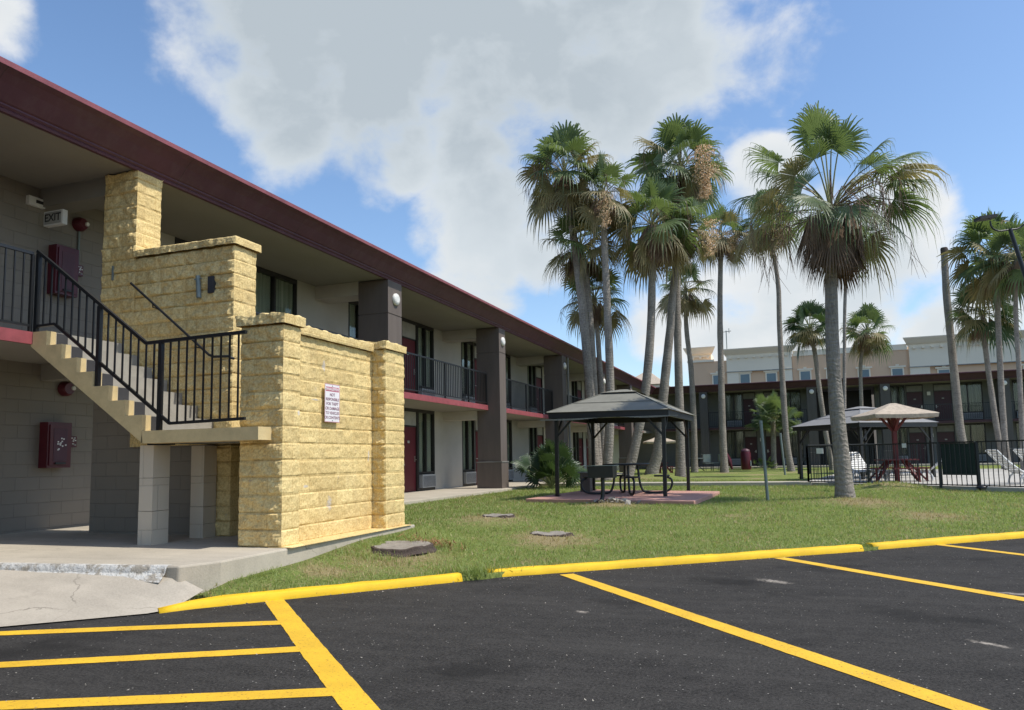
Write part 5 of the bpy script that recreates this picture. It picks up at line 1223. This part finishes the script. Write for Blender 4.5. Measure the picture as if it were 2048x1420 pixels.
hb('attic', 'cream', 15.8,40, HY-.3,HY+4, 12.3,15.1); cornice(15.8,40,14.9,16.1,HY-.05); hb('pilaster', 'cream', 15.8,18.1, HY-.28,HY-.001, 0,12.25); hb('moulding', 'panel', 15.7,40, HY-.42,HY-.28, 12.2,12.3)
for (xc, zt_) in ((-8.6,12.6), (-4.9,12.55), (-1.4,12.5), (3.0,12.5), (6.4,12.45), (10.3,12.3), (14.3,12.2), (19.7,11.75), (29.2,11.6), (33.5,11.5)):
    y_ = HY-.10 if 1.5 < xc < 15.5 else HY
    w_ = hb('window', 'cream', xc-.78, xc+.78, y_-.16,y_-.002, zt_-2.2,zt_+.1)
    k = MB(); k.box(xc-.6, xc+.6, y_-.185,y_-.162, zt_-2.1,zt_-.08); k.build('pane', 'teal_glass', w_)
    k = MB(); k.box(xc-1.0, xc+1.0, y_-.26,y_-.163, zt_+.11,zt_+.32); k.box(xc-.2, xc+.2, y_-.27,y_-.163, zt_+.33,zt_+.52); k.build('lintel', 'cream', w_)
t = empty('roof_antenna', (-7.3,112,15), 'thin antenna mast with a small crossbar on the hotel roof', 'antenna')
k = MB(); k.tube([(-7.3,112,15), (-7.3,112,19.2)], .07, 6); k.build('mast', 'galv', t); k = MB(); k.tube([(-7.9,112,19.0), (-6.6,112,19.1)], .05, 6); k.tube([(-6.9,112,18.8), (-6.9,112,19.5)], .05, 6); k.build('crossbar', 'galv', t)
t = empty('distant_house', (-14.4,86,0), 'small pale building with hipped roof showing over the corner of the eaves', 'building')
boxobj('walls', 'cream', t, -17,-12.6, 84,92, 0,9.3); k = MB(); hip_roof(k, 2.5, 4.3, 9.3, 11.2, .2, .4, lambda v: v+Vector((-14.8,88,0))); k.build('roof', 'shingle', t)

# ------------------------------------------------------------------ grass blades
import numpy as np
def grass_blades(n, seed, mats=('blade','straw')):
    rg = np.random.default_rng(seed)
    r = 5.8+(31-5.8)*rg.random(n)**1.15; th = .3466+np.radians(36)*(rg.random(n)*2-1)*1.06
    x = -np.sin(th)*r; y = np.cos(th)*r
    keep = []
    pads = [(-6.1,-1.6,16.5,22.4)]
    V = np.zeros((n, 3, 3)); mi = np.zeros(n, dtype=np.int32); ok = np.zeros(n, bool)
    for i in range(n):
        xi, yi = x[i], y[i]
        if xi < -8.62 or (xi < -5.38 and yi < 10.54 and not (xi > -5.62 and yi < 6.25)) : continue
        if xi > -5.9 and yi < curb_y(xi)+.14: continue
        if -6.0 < xi < -1.75 and 16.5+.0 < yi < 22.2 and yi > 17.38-.196*(xi+5.98): continue
        if xi > .45 and yi > 26.4-(xi-.45)*.99: continue
        if 26.1 < yi < 27.6 and xi < 1: continue
        if min(((xi+4.86)/.40)**2+((yi-8.98)/.48)**2, ((xi+4.83)/.33)**2+((yi-12.5)/.30)**2, ((xi+3.42)/.32)**2+((yi-11.05)/.26)**2) < 1: continue
        z = gz(xi, yi); sc_ = .75+r[i]*.045
        dry = 0
        for (mx_, my, rr) in ((-4.7,8.4,.95), (-3.3,10.8,.8), (-4.9,12.3,.8), (-3.6,16.3,.8), (1.5,17.6,1.1), (2.4,15.8,.9), (-5.0,7.5,.5)): dry = max(dry, 1.3-math.hypot(xi-mx_, yi-my)/rr)
        nz_ = noise.noise((xi*.9, yi*.9, 5)); 
        hh = (.018+.020*rg.random())*sc_*(1+.5*noise.noise((xi*2.2, yi*2.2, 1)))
        edge = (yi-curb_y(xi)) if xi > -5.4 else 1
        if edge < .30: hh *= 1.5
        if -3.75 < xi < -3.05 and edge < .55: hh *= 2.0
        if dry > .2 and rg.random() < .35: continue
        w_ = (.0045+.003*rg.random())*sc_; a = rg.random()*6.283; b = rg.random()*6.283; ln = hh*(.3+.6*rg.random())
        V[i, 0] = (xi-math.cos(a)*w_, yi-math.sin(a)*w_, z-.004); V[i, 1] = (xi+math.cos(a)*w_, yi+math.sin(a)*w_, z-.004); V[i, 2] = (xi+math.cos(b)*ln, yi+math.sin(b)*ln, z+hh)
        mi[i] = 1 if rg.random() < max(.10+.22*(nz_ > .1), dry*1.2) else 0; ok[i] = True
    V = V[ok]; mi = mi[ok]; m = len(V)
    me = bpy.data.meshes.new('grass'); me.vertices.add(m*3); me.loops.add(m*3); me.polygons.add(m)
    me.vertices.foreach_set('co', V.reshape(-1)); me.loops.foreach_set('vertex_index', np.arange(m*3, dtype=np.int32)); me.polygons.foreach_set('loop_start', np.arange(0, m*3, 3, dtype=np.int32))
    for q in mats: me.materials.append(M[q])
    me.polygons.foreach_set('material_index', mi); me.update(calc_edges=True); me.validate()
    o = bpy.data.objects.new('grass', me); COL.objects.link(o); return o
tag(grass_blades(260000, 3), 'short green lawn grass with straw coloured patches', 'grass', kind='stuff')

def tufts():
    rg = random.Random(12); k = MB()
    for (cx, cy, rx, ry, n, h) in ((-3.36,8.02,.16,.18,420,.09), (-3.5,8.25,.4,.25,500,.08), (-5.75,6.0,.16,.05,160,.06), (-5.25,9.0,.10,1.2,500,.07), (-5.35,6.8,.06,.5,260,.07), (.98,11.6,.10,.14,80,.06), (-4.4,9.3,.35,.4,350,.09), (-8.6,14,.05,3,300,.07), (-4.9,8.3,.5,.2,400,.09)):
        for i in range(n):
            x = cx+rg.gauss(0,rx*.6); y = cy+rg.gauss(0,ry*.6); z = max(gz(x, y), 0)-.01
            if x > -5.9 and y < curb_y(x)+.05 and not (-3.5 < x < -3.22 or .85 < x < 1.1): continue
            if x < -5.4 and y < 10.5 and not (y < 6.1): continue
            a = rg.uniform(0, 6.283); hh = h*rg.uniform(.4, 1.1); ln = hh*rg.uniform(.2, .9); w_ = .004
            p = Vector((x, y, z)); e = Vector((math.cos(a+1.57), math.sin(a+1.57), 0))*w_; d = Vector((math.cos(a), math.sin(a), 0))*ln
            k.add([p-e, p+e, p+e*.7+d*.4+Z*hh*.7, p-e*.7+d*.4+Z*hh*.7, p+d+Z*hh*.95], [(0,1,2,3), (3,2,4)])
    return k.build('weed_tufts', 'blade', None, fix=False)
tag(tufts(), 'longer grass and weeds along the kerb gap and slab edges', 'weeds', kind='stuff')

def grit():
    rg = random.Random(31); k = MB()
    for i in range(900):
        if i < 520:
            r = 3.2+rg.random()**1.3*9; th = .3466+R(rg.uniform(-37, 37)); x, y = -math.sin(th)*r, math.cos(th)*r
            if y > curb_y(x)-.05 or x < -5.4: continue
            s_ = rg.uniform(.004, .010)
        else:
            x = rg.uniform(-5.2, 5); y = curb_y(x)-abs(rg.gauss(0,.10))-.02; s_ = rg.uniform(.004, .012)
        c = Vector((x, y, s_*.4)); vs = [c+Vector((rg.uniform(-1,1), rg.uniform(-1,1), rg.uniform(-.5,.8)))*s_ for _ in range(4)]
        k.add(vs, [(0,1,2), (0,2,3), (0,3,1), (1,3,2)])
    return k.build('grit', 'rubble', None)
tag(grit(), 'scattered pale grit on the black asphalt and along the kerb foot', 'grit', kind='stuff')
def litter():
    rg = random.Random(8); k = MB()
    for i in range(420):
        x = rg.uniform(-8, 8); y = curb_y(max(x, -5.4))+.3+rg.random()**1.4*24
        if x < -5.4 and y < 10.6: continue
        if -6 < x < -1.7 and 16.4 < y < 22.4: continue
        if x > .4 and y > 26.4-(x-.45): continue
        z = gz(x, y)+.02; a = rg.uniform(0, 6.28); l = rg.uniform(.03, .16); w_ = rg.uniform(.004, .012)
        p = Vector((x, y, z)); d = Vector((math.cos(a), math.sin(a), rg.uniform(-.1,.25)))*l; e = Vector((-math.sin(a), math.cos(a), 0))*w_
        k.add([p-d, p+e, p+d, p-e], [(0,1,2,3)])
    return k.build('leaf_litter', 'straw', None, fix=False)
tag(litter(), 'dry palm leaf scraps scattered over the lawn', 'leaf litter', kind='stuff')
